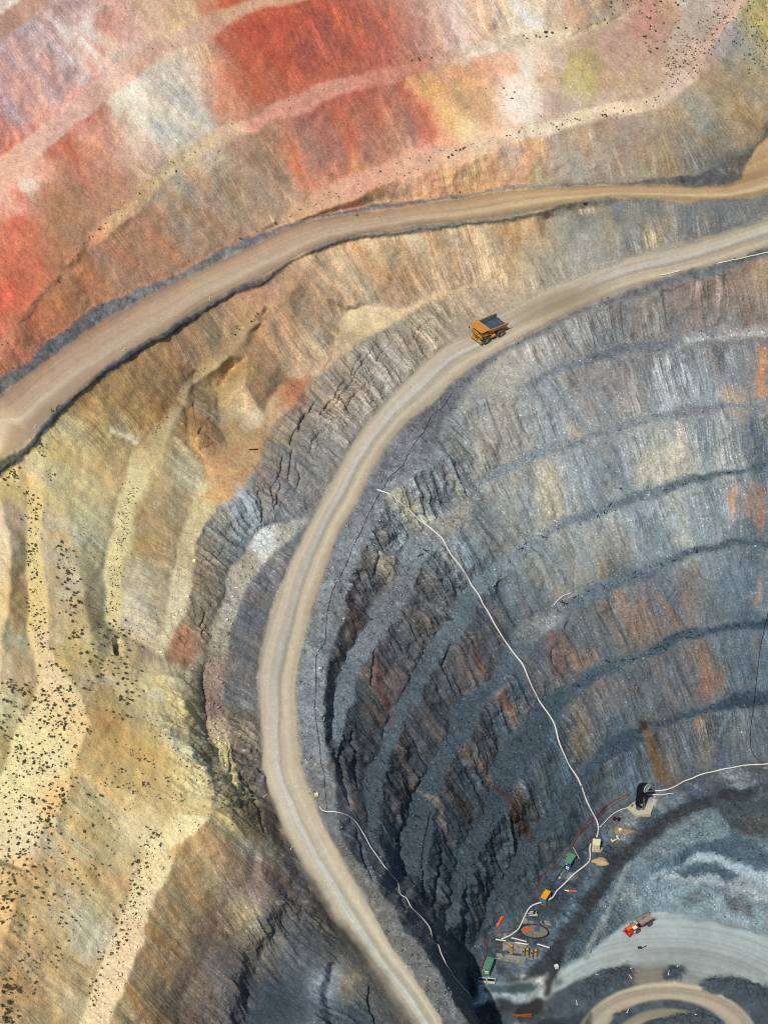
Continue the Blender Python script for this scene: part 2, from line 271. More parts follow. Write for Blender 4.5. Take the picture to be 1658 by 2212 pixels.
# ------------------------------------------------------------------ rock colours, read at sightings u,v (pale kaolin, red ochre, yellow clay, grey and blue fresh rock)
FACE = """20,110,b08890 60,150,c8a0a0 90,90,a88088 15,200,b58a92 40,250,d8b8b0 100,60,b07a80 150,30,b06a68 140,90,e8dcd8 180,60,e8e0dc 195,120,f0e8e0 140,150,e8d8d0 90,200,d8a8a0 210,110,c86a55 230,60,b86a5a 200,170,d07860 245,110,c8b0a0 270,60,c08a7a 330,50,c09a80 300,90,c8a090 380,30,c8a070 410,20,d0b080 440,15,c07050 150,200,d89080 100,240,d89888 20,280,d87060 60,280,c86a50 10,330,d86a50 500,5,c05038 540,-10,c84a35 20,10,e8d8c8 60,5,d8b8a8 -40,150,b08890 -40,300,c87868
10,430,f0b090 40,420,d87050 30,480,d86045 60,400,f8d8c0 90,370,e8a080 110,330,c06048 150,330,b85a45 190,250,b85a48 220,260,b87050 210,320,c08060 250,300,d8a890 260,230,d0c8b0 300,200,d8d4c0 340,200,d8d0bc 320,260,d0c8b8 380,220,d4ccb8 400,170,d8c8b0 350,130,d0c0a8 430,110,d8b080 450,200,c09078 420,250,c8c0a8 380,290,c0b8a0 330,330,c8a088 290,300,d8b8a0 300,360,c09878 250,380,b87858 220,420,b08058 200,400,c87050 150,400,a87048 130,440,a87848 90,420,b07048 170,480,a87850 70,500,d06848 30,560,d86848 20,640,e05840 70,580,c86040 110,520,b07048 150,540,b07040 120,560,a06840 60,640,d06040 5,720,d06850
480,100,c84838 500,160,c06040 490,220,c07850 530,120,b84838 560,80,b83a30 560,180,c05038 600,60,b84035 620,140,b84838 650,100,a84038 680,60,a84038 700,120,b04a3c 650,180,c05a45 740,40,b04a3c 760,110,b04a40 800,60,a84a40 830,110,b05048 850,50,b06050 880,90,a86050 900,40,a86a5a 920,90,c08070 930,30,c89a88 960,60,d8a890 980,20,e0c0b0 990,80,e8c8b8 1010,40,d0a880 1040,30,d8b090 1060,60,d0a878 1100,20,d8b890 1130,40,f0e0d0 1170,20,d8c0a0 1200,40,c8a888 1230,30,c89880 1270,20,c0a080 1300,10,b8a088 700,-100,b04a3c 1000,-100,d8b090 1300,-100,b8a088
20,800,b06a40 60,720,b06840 100,690,b87048 150,640,b07840 180,600,b07850 210,620,b07048 240,540,a87a58 200,560,a87850 280,560,b07048 270,500,987850 330,500,a87050 330,460,987858 400,440,988060 430,400,a88868 380,400,a89878 450,480,987050 500,430,907050 520,380,887058 560,340,886850 600,350,907050 560,420,98785c 620,300,a87858 640,260,b06850 600,290,a07858 680,260,b85a45 700,300,b85a48 740,250,b05040 760,300,b85a48 720,340,b86048 650,350,c06850 690,390,c87858 660,420,c08868 610,450,b88a68 800,220,a84a3c 830,270,b05a48 850,230,a85040 820,320,b86850 860,290,a87858 890,200,b05540 900,250,b04a38 920,290,c05038 930,330,e0a090 950,190,c08840 960,230,d0a050 980,280,e0b870 1000,290,e8c890 960,300,d09060 1000,180,c89050 1010,220,c08858 1040,160,c88860 1050,240,b88a58 1090,150,d8a070 1070,200,c09870 1100,200,f0e0d0 1130,150,f0e8dc 1120,230,f0e4d8 1150,200,e8d8c8 1160,130,d8b898 1175,180,c8a078 1190,220,b89888 1210,140,b8a090 1250,150,b8a050 1240,190,b8a860 1230,220,b8a090 1270,180,b0a050 1290,130,a89058 1300,180,b89070 1330,130,b89080 1350,180,b89870 1390,110,b89078 1370,200,b89878 1310,220,b8a088 1420,160,c0a080 1330,90,b08878 1390,60,b87868 1420,80,b88878 1450,110,b8987c 1480,80,b8a090 1500,130,c8a090 1400,20,b88070 1450,30,b8906a 1500,30,a0a098 1530,60,b8a0a0 1560,30,b0a890 1600,20,b0a868 1640,40,b0a868 1620,80,a09a68 1650,130,a09a78 1620,170,988a68 1580,140,908468 1550,180,988860 1600,220,a08860 1560,250,988460 1500,220,989078 1480,270,988468 1530,290,908060 1620,270,988058 1640,220,a89070
640,470,d0a070 720,440,d09060 760,430,c87848 820,410,c89048 870,400,c88050 900,380,e0b080 920,390,d89068 960,370,d8a070 980,400,c88848 1010,370,c89050 1040,350,d0a070 1080,330,e8b090 1100,370,d89860 1060,390,c8a070 1140,330,d09058 1170,340,c08a50 1190,310,b89880 1220,330,a89078 1260,310,a88868 1300,290,a08070 1280,350,988068 1340,270,a07868 1330,320,908060 1380,290,a07860 1400,340,907858 1440,330,908058 1240,380,888070 1180,380,989070 1320,375,888070 1400,370,888068 1470,360,908060 1500,380,686868 1560,360,5c6468 1600,370,606468 1560,390,686a68
1100,490,d0a868 1000,500,d8b478 900,510,d8c090 800,530,d8c090 720,550,d8c090 690,570,d0a878 650,600,b88a60 600,630,b08060 550,660,b08060 520,690,b08858 480,700,b08a60 440,720,b08858 400,760,98704c 360,770,a07848 330,810,a08040 290,830,a87e40 250,850,a88440 220,870,a88440 300,880,987840 350,860,907040 320,920,948050 260,920,a89060 200,900,b09048
760,560,c0a070 800,570,b08a50 850,550,b08848 780,620,b89870 740,600,c8a478 830,620,a88058 880,580,b89060 920,560,a88a58 960,540,a88858 950,600,b09070 1000,560,c0a078 1040,520,c8b080 1060,560,a89878 1100,530,a08050 1050,600,b09a78 1010,640,a08c70 960,680,98886c 1100,600,a89470 1140,540,989078 1150,500,b09868 1190,520,908878 1220,560,909080 1260,510,909088 1180,590,948c78 1300,540,888478 1250,465,686a68 1330,450,606668 1420,450,5c6468 1500,470,606668 1580,450,646a6c 1620,450,707070 1380,490,74746c 1450,500,888070 1550,470,606668 1320,500,908874 1420,525,8c8470 1200,480,8c8878 1230,490,7c7c74
700,620,c8a078 680,660,c09a70 640,690,c09060 610,720,c09060 560,740,a87848 540,700,b89060 600,760,b89060 640,760,c8a070 690,740,d0b080 650,800,c8a480 620,830,985830 600,850,a06838 560,790,a88048 520,790,a88448 490,760,a07840 500,830,a08050 520,870,b0a070 540,900,d0b890 480,860,a89050 450,820,b08838 420,850,806848 410,900,906030 430,920,805830 400,930,987838 450,900,888070 440,960,98703c 500,940,a08048 510,990,a87840 470,1010,a87840 540,960,987c58
780,780,888478 830,750,888478 880,720,908a78 930,700,989078 720,830,888478 700,880,807c70 650,920,7c7a70 690,940,888880 640,990,747470 600,1000,808078 590,1060,6a7078 620,1050,686c70 680,1000,8a8474 560,1090,687078 660,1060,8a8478 545,1050,808488 515,1060,a8b4b8
30,1060,d8b868 100,990,e0cc88 150,930,d8c07c 180,920,d8c488 130,970,d0a840 70,1030,d0b060 90,1020,b09888 20,1120,d8c0b0 10,1200,e0c8a8 30,1260,d8b890 10,1300,b89860 30,1380,d0b898 70,1480,d8b8a0 30,1440,d8bc98 10,1350,d0b080 -60,1300,d0b898
110,1130,d8c0b0 120,1200,d0bca8 140,1160,d8b058 130,1250,d0b098 130,1320,c8a488 110,1370,d0b088 140,1400,d8b048 150,1330,d8b868 170,1080,d0b878 120,1090,d8c078 180,1150,b8b8a0 200,1100,b0a888 230,1030,a89470 200,1000,c0b080 260,980,a89068 270,1020,988060 160,1020,c8bc90 180,1220,b4b4a0 200,1280,b0b0a0 220,1330,b8b4a0 170,1240,b8b498 190,1380,c8b478 170,1420,d0b058 200,1450,d8b868 220,1480,c0b0a0 230,1500,d0b878 250,1460,d8c078
330,1000,906838 350,1060,887050 310,1100,886840 340,1150,80684c 300,1180,906c38 360,1120,806848 320,1210,786850 280,1240,a09880 300,1280,a0a09c 330,1280,90887c 290,1350,a8a4a0 330,1350,989488 300,1400,b0a488 335,1410,a89480 270,1320,b8b4a8 395,1010,b0a888 420,1040,a8a488 440,1060,b0a070
430,1190,68605c 450,1150,607078 470,1200,54606c 440,1250,645c58 420,1300,6c6058 450,1330,585c64 400,1370,745450 385,1400,7c5048 410,1420,745450 420,1350,706058 430,1420,60585c 440,1480,585860 400,1450,804c44 510,1120,587080 530,1100,5c707c 490,1150,587080 540,1130,486070
560,1250,687078 590,1210,787870 540,1320,606870 520,1400,5c6468 510,1480,606468 540,1500,747470 530,1560,706860 520,1640,504848 550,1600,807870 545,1660,68605c 560,1400,747068
340,1480,c8b868 300,1470,b8b090 330,1520,98a098 350,1560,808888 380,1500,d8c878 400,1480,d0c080 390,1540,e0c868 370,1560,e0c458 360,1450,e0d4a8 390,1440,d8cca0 410,1580,90948c 380,1600,a0a494 420,1640,a0a68c 460,1700,a0a078 420,1530,605c5c 430,1580,605850 440,1620,605c58
260,1560,d0a048 230,1540,d0a058 300,1600,d8a838 340,1640,d8a438 260,1640,d8a840 220,1620,d8bc88 200,1660,d8b878 240,1690,d8a040 300,1690,d8a848 360,1680,d8b868 180,1700,d09848 150,1740,c08838 200,1760,d8c088 250,1760,c8b898 300,1730,c8b078 330,1760,b8ac90 290,1790,b0a888 230,1800,c0ac80 400,1690,d8c470 420,1710,f0e0a0 390,1740,b8a070 350,1720,c8b070 440,1750,c0a860 480,1730,c8a850 520,1770,c8b060 140,1830,a87840 180,1780,d0a858 110,1880,a87848 90,1930,b08440 60,1980,b08448 170,1850,d0b080 200,1850,a8a080 240,1860,a8a088 220,1920,a89060 250,1900,a88458 180,1920,c8a868 150,1970,c8bca0 110,1990,d0b080 190,1990,b0aca0 170,2020,a8aca4 130,2050,a88858 90,2060,c0a880 50,2050,b08450 20,2080,a87848 60,2120,a07848 30,2170,a88458 100,2140,b89870 150,2120,988450 120,2190,987848 160,2180,b0a890 50,2200,a88058
40,1600,d0c490 100,1650,d8cca0 40,1700,d0c898 20,1560,c8c088 60,1500,d8c088 20,1760,d8c8a0 60,1800,d8c8a8 -40,1700,d8c8a0
420,1850,906030 460,1830,906038 480,1800,987848 400,1920,906028 440,1900,906838 500,1850,885840 520,1820,a09880 550,1840,9c988c 370,1960,886030 420,1970,885c30 350,2020,885828 330,2080,90683c 390,2030,807048 380,2100,807058 310,2150,885c28 350,2150,706048 400,2150,686050 460,1950,684c38 440,2040,605048 480,1900,988468 540,1900,585458 570,1920,685858 560,1960,706868 500,1990,908058 520,2020,907858 450,2100,5c5048 480,2060,606468 490,2120,687078 450,2180,5c5450 400,2200,605448 280,2200,807050 560,1880,804c38 590,1890,80503c 620,1930,706860 530,1985,b09860 560,1978,b0a070
560,2060,30404c 600,2020,34424e 640,2020,3c4650 680,2040,484a48 700,2090,5c5850 540,2120,303c46 580,2120,364450 620,2080,4c505c 650,2120,585c60 680,2120,80888c 700,2150,8a949c 740,2130,907850 760,2150,746c50 640,2180,404c58 700,2190,80848c 560,2190,303c46 600,2170,364450 770,2200,384450 740,2200,404c5c
580,1830,a0a088 620,1870,888c84 650,1900,808078
1640,600,988468 1600,640,886c58 1550,630,847060 1500,650,80685a 1440,670,7c645a 1620,680,8a6c50 1400,660,848078 1350,690,6c6c6c 1300,690,747878 1310,720,707070 1250,720,888880 1200,760,8c8c88 1380,710,74645a 1470,700,7c6858
1647,760,7c7468 1648,800,7c746c 1646,830,78746c 1656,700,7c6450 1625,780,74787c 1600,760,706c68 1540,760,706058 1500,780,747878 1450,790,707474 1400,790,6c6460 1350,810,786c68 1300,830,7c6c68 1250,830,807c78 1200,850,8c8c88 1150,850,909088 1580,820,7c8488 1530,840,788488 1480,830,84888a 1440,850,8c8c88 1400,870,7c7874 1350,880,908878 1300,890,84807a 1250,900,7c7c7c 1200,910,8a8a84 1150,930,8c8c88 1100,950,949080 1250,920,a89878 1590,850,a88c60 1430,860,a0a6a4 1460,800,b4b0a0 1080,840,a09a80 1120,800,a8a088 1050,900,8c8c86 1000,940,84888a 1030,980,9c9880 960,1000,788488 930,1060,788c90 980,1060,989070 1080,970,a09880 1000,1020,888c88 870,1090,a8a070 900,1110,b8a870 890,1080,808c8c 950,1100,a89c7c
1640,930,506070 1600,960,687880 1640,980,4c5868 1550,950,848880 1560,990,a09c8c 1500,950,687880 1450,950,84847c 1480,990,b0a080 1440,1000,b0a484 1400,1010,a89c80 1430,960,9c9884 1380,980,808484 1340,1010,747c80 1300,1000,788084 1250,1010,849090 1200,1050,b8a880 1190,1080,b0a078 1150,1080,888c84 1100,1090,909080 1250,1060,80847e 1300,1050,7c8488 1150,1040,807c78 1060,1130,80847c 1020,1180,788084 1080,1160,988c74 1000,1200,788488
1640,1090,787068 1620,1120,7c7468 1585,1100,848078 1560,1090,808c90 1500,1110,84908f 1450,1110,8c9498 1400,1130,848c90 1350,1150,90948c 1300,1180,949484 1250,1200,a09c84 1200,1220,a09c88 1150,1250,707c7c 1220,1260,a09878 1120,1290,6c7878 1280,1200,8c8c80 1350,1190,848c8a 1420,1160,788488 1480,1150,a09880 1540,1150,808484 1640,1140,505c68 1340,1120,a0a098 1080,1270,607078 1110,1330,5c6c74
1640,1250,485c6c 1640,1300,787068 1600,1240,586878 1550,1240,5c6870 1500,1260,785c48 1530,1290,6c6864 1480,1300,745c4c 1450,1270,606874 1400,1300,70605c 1360,1270,5c6064 1350,1310,907050 1330,1370,6c5448 1400,1340,886444 1380,1370,6a5040 1300,1350,50585e 1270,1310,646460 1280,1380,60585a 1440,1330,785c48 1200,1400,5c5c64 1190,1420,68504a 1220,1440,66544a 1240,1400,4c5460 1150,1380,606068 1580,1300,606c74 1600,1330,40546a
1640,1420,485c6c 1600,1440,4c6070 1570,1420,6c7c78 1520,1430,706050 1525,1460,706050 1550,1470,6c5c54 1480,1430,58565c 1440,1440,5c5c64 1390,1440,706860 1390,1480,747068 1350,1460,4c5a66 1300,1500,5c5c60 1290,1480,8c6848 1250,1550,8c7450 1260,1600,8c7450 1240,1520,5c5c58 1350,1530,505c64 1330,1510,70665c 1420,1500,404c5c 1580,1500,40566a 1200,1560,4c5a64 1200,1620,465864 1220,1480,485868
1640,1590,585c60 1600,1580,6c6458 1560,1580,4c5660 1530,1600,907048 1500,1570,4c5864 1450,1590,485464 1450,1610,6c5848 1415,1610,7c5c30 1425,1650,7c5c28 1430,1680,705020 1392,1568,40403c 1460,1650,70604c 1560,1640,40485a 1350,1650,4c5c68 1300,1700,4c5c68 1350,1600,485a68 1270,1740,445664 1400,1680,4a5a68 1610,1630,685c50
820,1150,7c8884 840,1170,747870 860,1130,849094 800,1200,7c7868 810,1230,6c5c48 850,1220,a09070 870,1180,788890 820,1280,685e5c 800,1290,70605a 760,1310,684848 745,1340,784c40 770,1340,5c5454 730,1400,485460 720,1370,5c6464
940,1200,485c68 920,1260,8c7860 960,1240,5c6468 900,1300,485460 980,1270,5c6c70 950,1290,5c5c60 880,1350,48525c 860,1400,3c4854 900,1380,787058 920,1350,706858 890,1420,505660 830,1430,644c48 810,1430,5c4840 840,1460,4c5058 820,1500,706450 790,1500,3c4854 800,1560,384450 830,1530,5c4c48 770,1600,303c4a 750,1640,2c3844 860,1480,4c5058
1060,1290,4c5a64 1080,1300,606064 1030,1340,4c5864 1070,1340,645450 1000,1400,485460 1040,1400,6c5848 1020,1430,6c5044 980,1450,505058 960,1480,4c5058 1000,1480,6c5040 940,1530,404a58 960,1560,4c5058 900,1570,3c4854 920,1600,4c4c50 880,1640,303c4a 940,1500,6c6458 860,1660,2c3a48
1130,1400,50606c 1130,1450,4c5c68 1150,1480,4c5c68 1090,1500,4c5864 1100,1540,8c5c38 1070,1570,4c5660 1040,1620,404c58 1020,1680,3c4854 1040,1660,8c6c50 1060,1640,5c5450 1060,1700,3c4854 1000,1700,303e4c 970,1760,303e4c 1000,1740,4c3830 950,1850,2c3a48 920,1950,28343f
1160,1580,465866 1140,1650,465866 1100,1700,886040 1110,1740,482c20 1140,1780,5c4430 1090,1780,384652 1060,1850,364452 1120,1830,384854 1180,1680,44545f 1200,1720,42525e 1050,1940,3a4a58 1020,2050,38485a 1000,2000,344452 1100,1950,3c4c5a 1160,1850,44545f 980,2090,3a4854 920,2060,44505c 860,1930,3c4a56 800,1850,44525e 760,1800,4c5864 960,2140,585c5c 1000,2150,40505e
560,1700,585450 590,1780,5c4c40 600,1820,505038 640,1900,5c5044 680,1960,4c4238 740,2050,484038 800,2130,4c443c 850,2190,50483e 720,2000,5c4c3c 545,1750,58503c
720,1750,706a5c 700,1700,606c74 760,1850,747068 800,1900,6c6a64 850,1980,706a60 900,2050,686860 940,2120,706a60 980,2180,6c6658 750,1760,4c5864
1500,1700,40485a 1400,1740,50565c 1300,1840,484c54 1200,1920,3c424c 1150,2000,3c424a 1100,2050,4c4c50 1080,2090,54505a 1250,1850,3c4854 1620,1680,50545c 1560,1690,54545c 1340,1790,6c6458 1180,1960,34383e
1400,1850,4c6470 1330,1920,4c6068 1300,2000,4c6470 1450,1830,607478 1500,1800,708084 1560,1800,74868a 1620,1830,7c8484 1500,1830,445c70 1560,1835,385468 1620,1870,345068 1500,1860,8c9494 1600,1890,a09c98 1640,1910,908c8c 1540,1875,8c9494 1540,1895,3c5468 1500,1885,385468 1450,1900,607478 1430,1930,708488 1400,1960,647a80 1480,1930,7c8a8c 1520,1930,78848a 1560,1950,746c6c 1600,1960,807870 1580,1930,78746c 1640,1960,6c7478 1640,1990,7c7c78 1380,1950,8c8c80 1350,1900,586c74 1360,1950,687878 1250,2050,4a606c 1280,2010,3c5058 1560,1730,4c5054 1620,1750,50504e 1600,1800,5c5448 1640,1780,484844 1420,1780,5c6a70 1600,1720,40464c
1060,2140,38505c 1100,2130,405460 1180,2100,5c6468 1120,2110,44484c 1060,2180,34383c 1110,2190,34363a 1150,2180,3c3a36 1050,2206,384450 1200,2206,4c606c 1250,2160,5c686c 1300,2130,585a58 1350,2100,50565c 1200,2150,8ca0a4 1100,2155,90a4a6 1130,2165,90a4a6 1170,2140,90a4a6"""
BEN = """40,60,b88878 90,20,c09080 20,380,e0a890 80,310,d8a898 140,260,d0a098 200,210,c89890 250,175,dcb0a4 320,120,c89a88 400,75,c8a08c 480,45,c89478 560,15,c89878 620,-5,c89070
10,755,d8805c 80,660,d88860 150,580,d8905c 200,510,e09868 250,450,d8a878 310,410,d0a878 370,360,c8b088 440,310,d0b490 500,280,d0a888 560,260,d8907a 640,225,d08874 720,190,cc8672 800,165,cc7a68 880,145,c87a68 960,125,cc9c88 1040,95,d8c0b0 1120,85,d8c0ac 1200,70,d8c4a8 1300,52,d0b898 1380,30,c8a888
640,460,d0a078 700,420,d0987c 800,390,d0927c 900,350,d49c80 980,335,d8a888 1060,310,dcb498 1150,285,d8c4ac 1250,262,d8c0a4 1350,240,d8bca0 1430,210,d8bca4 1490,180,d0b0a0 1530,130,d8a898 1550,80,dca898 1470,90,c0a498 1480,140,c8a898 1500,40,b8a8a0
992,627,c8a878 900,655,d0b080 800,670,d0b484 780,690,c8b080 740,740,b8a078 700,790,c0a078 640,840,b07040 600,880,c0a070 560,970,b08c58 480,1060,b88848 440,1110,b0a478 400,1180,a89c7c 380,1280,a8a690 365,1380,aca890
70,1100,d8bc78 70,1200,e0c888 70,1300,e0c080 90,1400,dcbc98 120,1480,d8c09c 150,1540,dcc898
270,1050,b8b08c 260,1150,bcb290 250,1250,c4b68c 240,1330,c4b080 340,940,a89470 400,840,a89068 462,783,b8986c 540,690,b08c64 600,640,b08a60
620,1130,a8a088 560,1160,c0c4c0 530,1210,a09880 500,1290,989488 480,1380,94907e 470,1450,90786c 465,1520,8c7068 470,1580,a89878 490,1640,d8c47c
430,1790,d0c898 370,1810,dccca0 330,1870,e0cca0 310,1950,e0cca8 280,2020,dcbc98 250,2090,d8c0a0 220,2160,dcc4a0 150,1640,dccca0 100,1740,d8c8a8 40,1850,d8c49c 10,1950,d8c098
1600,715,a09484 1500,725,8c8480 1400,740,747478 1300,765,686c72 1220,800,74787c 1600,870,84807c 1400,900,888480 1250,950,848280 1150,985,848a8a 1050,1050,848888 980,1120,988c78 900,1200,80888c 870,1260,747070 830,1320,70747a 790,1390,74787c 740,1450,707880 730,1550,6c7a84
1600,1030,586874 1400,1060,647078 1250,1120,788088 1130,1190,8c9090 1050,1250,74848a 980,1340,66747c 900,1450,566470 850,1560,566670 800,1700,485663
1600,1185,586670 1400,1220,687480 1280,1285,747e86 1170,1345,8a8478 1090,1410,5c6c78 1020,1510,4c5e6c 960,1620,4c5c6a 900,1750,465664
1600,1355,40566a 1450,1380,4c5e6c 1380,1415,5c686e 1280,1465,4c606e 1190,1540,485c6a 1110,1640,465866 1040,1760,425260 1600,1505,3c5166 1450,1555,445866 1330,1620,42566a 1200,1740,425462 1120,1860,405260"""
SHO = """1640,545,60686c 1500,590,646a6c 1350,640,6c6e6e 1200,700,6c7074 1100,755,6c7072 1000,830,686c6e 930,920,6c6e6e 880,1000,74767a 830,1070,7a7a7c 780,1140,7a7a7c 740,1230,7c7c7c 720,1300,80807c 690,1400,808480 670,1500,80848a 670,1600,848684 690,1700,7c7a72 740,1790,6c6c6a 800,1880,746e62 880,1990,706a60 950,2100,746e64 990,2180,6c6860"""
WINC = """10,1020,2c4050 100,930,34485a 250,800,38485a 400,700,40505c 550,610,44525e 660,550,3c4e60 720,525,505c66 850,500,808078 950,490,788080 1050,478,8a8a80 1160,458,8c8878 20,820,6c6c6c 104,760,6c6e74 208,690,70727a 300,640,747880 400,590,808078 486,550,787c80 560,510,787c84 700,468,686c78 820,448,707480 930,430,787478 1050,412,787878 1200,402,706c68 1400,395,6c6860 1500,375,5c6064 1600,320,6c6458"""
def h2l(h):
    c = np.array([int(h[i:i + 2], 16) for i in (0, 2, 4)]) / 255.; return np.where(c <= .04045, c / 12.92, ((c + .055) / 1.055) ** 2.4)
FUB, FVB = blur(fu, 12), blur(fv, 12); _n = np.hypot(FUB, FVB) + 1e-6; FUB, FVB = FUB / _n, FVB / _n; AN = .93 * np.clip(blur(STEEP, 4) * 1.5, 0, 1)     # beds are drawn out down the slope
def field(txt, power=1.9, eps=200., aniso=False):
    P = []; C = []
    for e in txt.split(): a = e.split(','); P.append((float(a[0]), float(a[1]))); C.append(h2l(a[2]))
    P = np.array(P); C = np.array(C); us, vs = UA[::4], VA[::4]; U, V = np.meshgrid(us, vs); out = np.zeros(U.shape + (3,))
    for j in range(len(vs)):
        du, dv = U[j][:, None] - P[:, 0], V[j][:, None] - P[:, 1]; k_ = AN[4 * j, ::4][:, None] if aniso else 0; a_ = du * FUB[4 * j, ::4][:, None] + dv * FVB[4 * j, ::4][:, None]
        d = du ** 2 + dv ** 2 - k_ * a_ ** 2; wgt = 1 / (d + eps) ** power; out[j] = wgt @ C / wgt.sum(1)[:, None]
    return us, vs, out
def pull(F, U, V):
    us, vs, out = F; x = np.clip(np.interp(U, us, np.arange(len(us))), 0, len(us) - 1.001); y = np.clip(np.interp(V, vs, np.arange(len(vs))), 0, len(vs) - 1.001)
    i = x.astype(int); j = y.astype(int); fx = (x - i)[..., None]; fy = (y - j)[..., None]
    return (out[j, i] * (1 - fx) + out[j, i + 1] * fx) * (1 - fy) + (out[j + 1, i] * (1 - fx) + out[j + 1, i + 1] * fx) * fy
fb1, fb2, grit = fbm(46, 5, .62), fbm(46, 5, .62), fbm(9, 3, .7)
across = np.clip(l_long * 7 + l_big * 4 + l_mid * 2, -40, 40) * STEEP           # beds run down the slope, so their edges are combed that way
UC = UU + fb1 * 7 + across * np.abs(fv) ; VC = VU = VV + fb2 * 7 - across * fu * np.sign(fv + 1e-6)
WEATH = np.clip((blur((POS[..., 2] > 128).astype(float), 20)), 0, 1)
comb = np.clip(l_mid * 8 + l_fine * 6 + l_big * 10, -40, 40) * STEEP; UC = UC + comb * FUB; VC = VC + comb * FVB
ALB = pull(field(FACE, 1.9, 200., True), UC, VC); WID = pull(field(FACE, 1.5, 3000., True), UC, VC)
mixk = np.clip(.80 + .28 * (.55 * l_mid + .5 * l_big + .35 * l_fine + .25 * fb1), 0, 1.05) * STEEP + .9 * (1 - STEEP); ALB = np.clip(WID + (ALB - WID) * mixk[..., None], .008, 1)
streak = .45 * l_mid + .75 * l_fine + .25 * l_big
patch = np.clip(1 + .55 * fbm(120, 3), .25, 2); k = STEEP * (.16 + .10 * (1 - WEATH)) * patch + .02
ALB = ALB * np.exp(np.clip(k[..., None] * streak[..., None], -.7, .7))
ALB *= np.exp(.06 * grit + .05 * RNG.standard_normal((NR, NC)))[..., None]
# warm and cool seams
rust = np.clip(l_mid * .5 + l_big * .45 + .4 * l_fine + .5 * fbm(150, 3) - .75, 0, 1) * STEEP * np.clip((118 - POS[..., 2]) / 10, 0, 1); rm = (.45 * rust)[..., None]; ALB = ALB * (1 - rm) + h2l('86664a') * rm
pale = np.clip(-l_mid * .5 - l_fine * .6 + .5 * fbm(110, 3) - .9, 0, 1) * STEEP; ALB = ALB * (1 + .7 * pale[..., None])
seam = np.clip(l_big * .8 + .6 * fb2, -2, 2) * STEEP; ALB = ALB * (1 + seam[..., None] * np.array([.11, .01, -.12]) * (.5 + .5 * WEATH[..., None]))
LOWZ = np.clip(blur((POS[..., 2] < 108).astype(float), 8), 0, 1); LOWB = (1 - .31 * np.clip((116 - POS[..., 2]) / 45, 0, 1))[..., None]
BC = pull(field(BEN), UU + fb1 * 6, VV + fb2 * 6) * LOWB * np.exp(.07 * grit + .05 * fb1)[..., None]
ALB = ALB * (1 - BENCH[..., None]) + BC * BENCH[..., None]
ALB = ALB * (1 - SHOULD[..., None]) + (pull(field(SHO), UU, VV) * .84 * np.exp(.13 * grit + .10 * fb1)[..., None]) * SHOULD[..., None]
wm = np.clip(WIND + .35 * (WIND > .05) * fb2 * (1 - WIND), 0, 1)[..., None]
ALB = ALB * (1 - wm) + pull(field(WINC), UU, VV) * .8 * np.exp(.14 * grit + .08 * fb1)[..., None] * wm
def paint(s, hexc, soft_=2, amt=1.0, wob=3.0):
    global ALB
    m = bil(blur(poly_mask(pts(s)).astype(float), soft_), UU + fb1 * wob, VV + fb2 * wob)[..., None] * amt
    ALB = ALB * (1 - m) + h2l(hexc) * np.exp(.10 * grit)[..., None] * m
# ground with a colour of its own on the platform and the pit floor
TRK = poly_mask(np.vstack([LINES['tu'], LINES['tl'][::-1]]))
paint(' '.join('%g,%g' % tuple(p[:2]) for p in np.vstack([LINES['tu'], LINES['tl'][::-1]])), '2c3036', 3, .85, 2)
FLOOR = poly_mask(pts('1100,2112 1134,2105 1186,2100 1231,2084 1290,2046 1332,2011 1370,1987 1416,1970 1482,1973 1551,1990 1620,2015 1658,2022 1990,2060 1990,2500 1150,2500 1060,2206 1050,2165 1050,2128'))
# ------------------------------------------------------------------ roads: wheel tracks run along them
def lane(m, cs, along_wl, seed):
    """colour across the road from keys, dragged along its length"""
    t = T_AC + .03 * fbm(90, 3) ; rr = np.random.default_rng(seed); n1 = rr.standard_normal((400, 40)); out = np.zeros((NR, NC, 3))
    k = np.array([c[0] for c in cs]); c = np.array([h2l(c[1]) for c in cs])
    for q in range(3): out[..., q] = np.interp(t, k, c[:, q])
    def tab(nx, wl):
        g = rr.standard_normal((nx + 3, 80)); x = np.clip(t, 0, 1) * nx; y = np.mod(S_AL / wl, 76); i = x.astype(int); j = y.astype(int); fx = x - i; fy = y - j; fx = fx * fx * (3 - 2 * fx); fy = fy * fy * (3 - 2 * fy)
        return (g[i, j] * (1 - fx) + g[i + 1, j] * fx) * (1 - fy) + (g[i, j + 1] * (1 - fx) + g[i + 1, j + 1] * fx) * fy
    n = .05 * tab(6, 420) + .045 * tab(14, 300) + .05 * tab(34, 200)
    return out * np.exp(n + .02 * grit)[..., None]
c1 = lane(M_R1, [(0, '9a7c60'), (.08, 'a48468'), (.2, 'b2906e'), (.3, 'b89878'), (.45, 'bc9c7c'), (.58, 'c4a888'), (.68, 'c8b094'), (.8, 'b89a78'), (.9, 'a88a6c'), (1, '90806c')], 0, 3)
gold = np.clip((UU - 700) / 500, 0, 1)[..., None]; c1 = .93 * c1 * (1 + gold * np.array([0., -.05, -.32]))
c2 = lane(M_R2, [(0, 'a09680'), (.06, 'aca086'), (.2, 'b4a88c'), (.34, 'b8ae98'), (.40, 'b6b3a4'), (.45, 'b2b0a2'), (.52, 'a0967f'), (.6, 'a89c82'), (.72, 'bcae90'), (.86, 'b4a588'), (.95, 'aa9c80'), (1, '968b78')], 0, 5)
c2 = c2 * .90
for m, c in ((M_R1, c1), (M_R2, c2)):
    s = np.clip(1.5 * bil(blur(m.astype(float), 1), UU + fb1 * 2.2, VV + fb2 * 2.2), 0, 1)[..., None]; ALB = ALB * (1 - s) + c * s
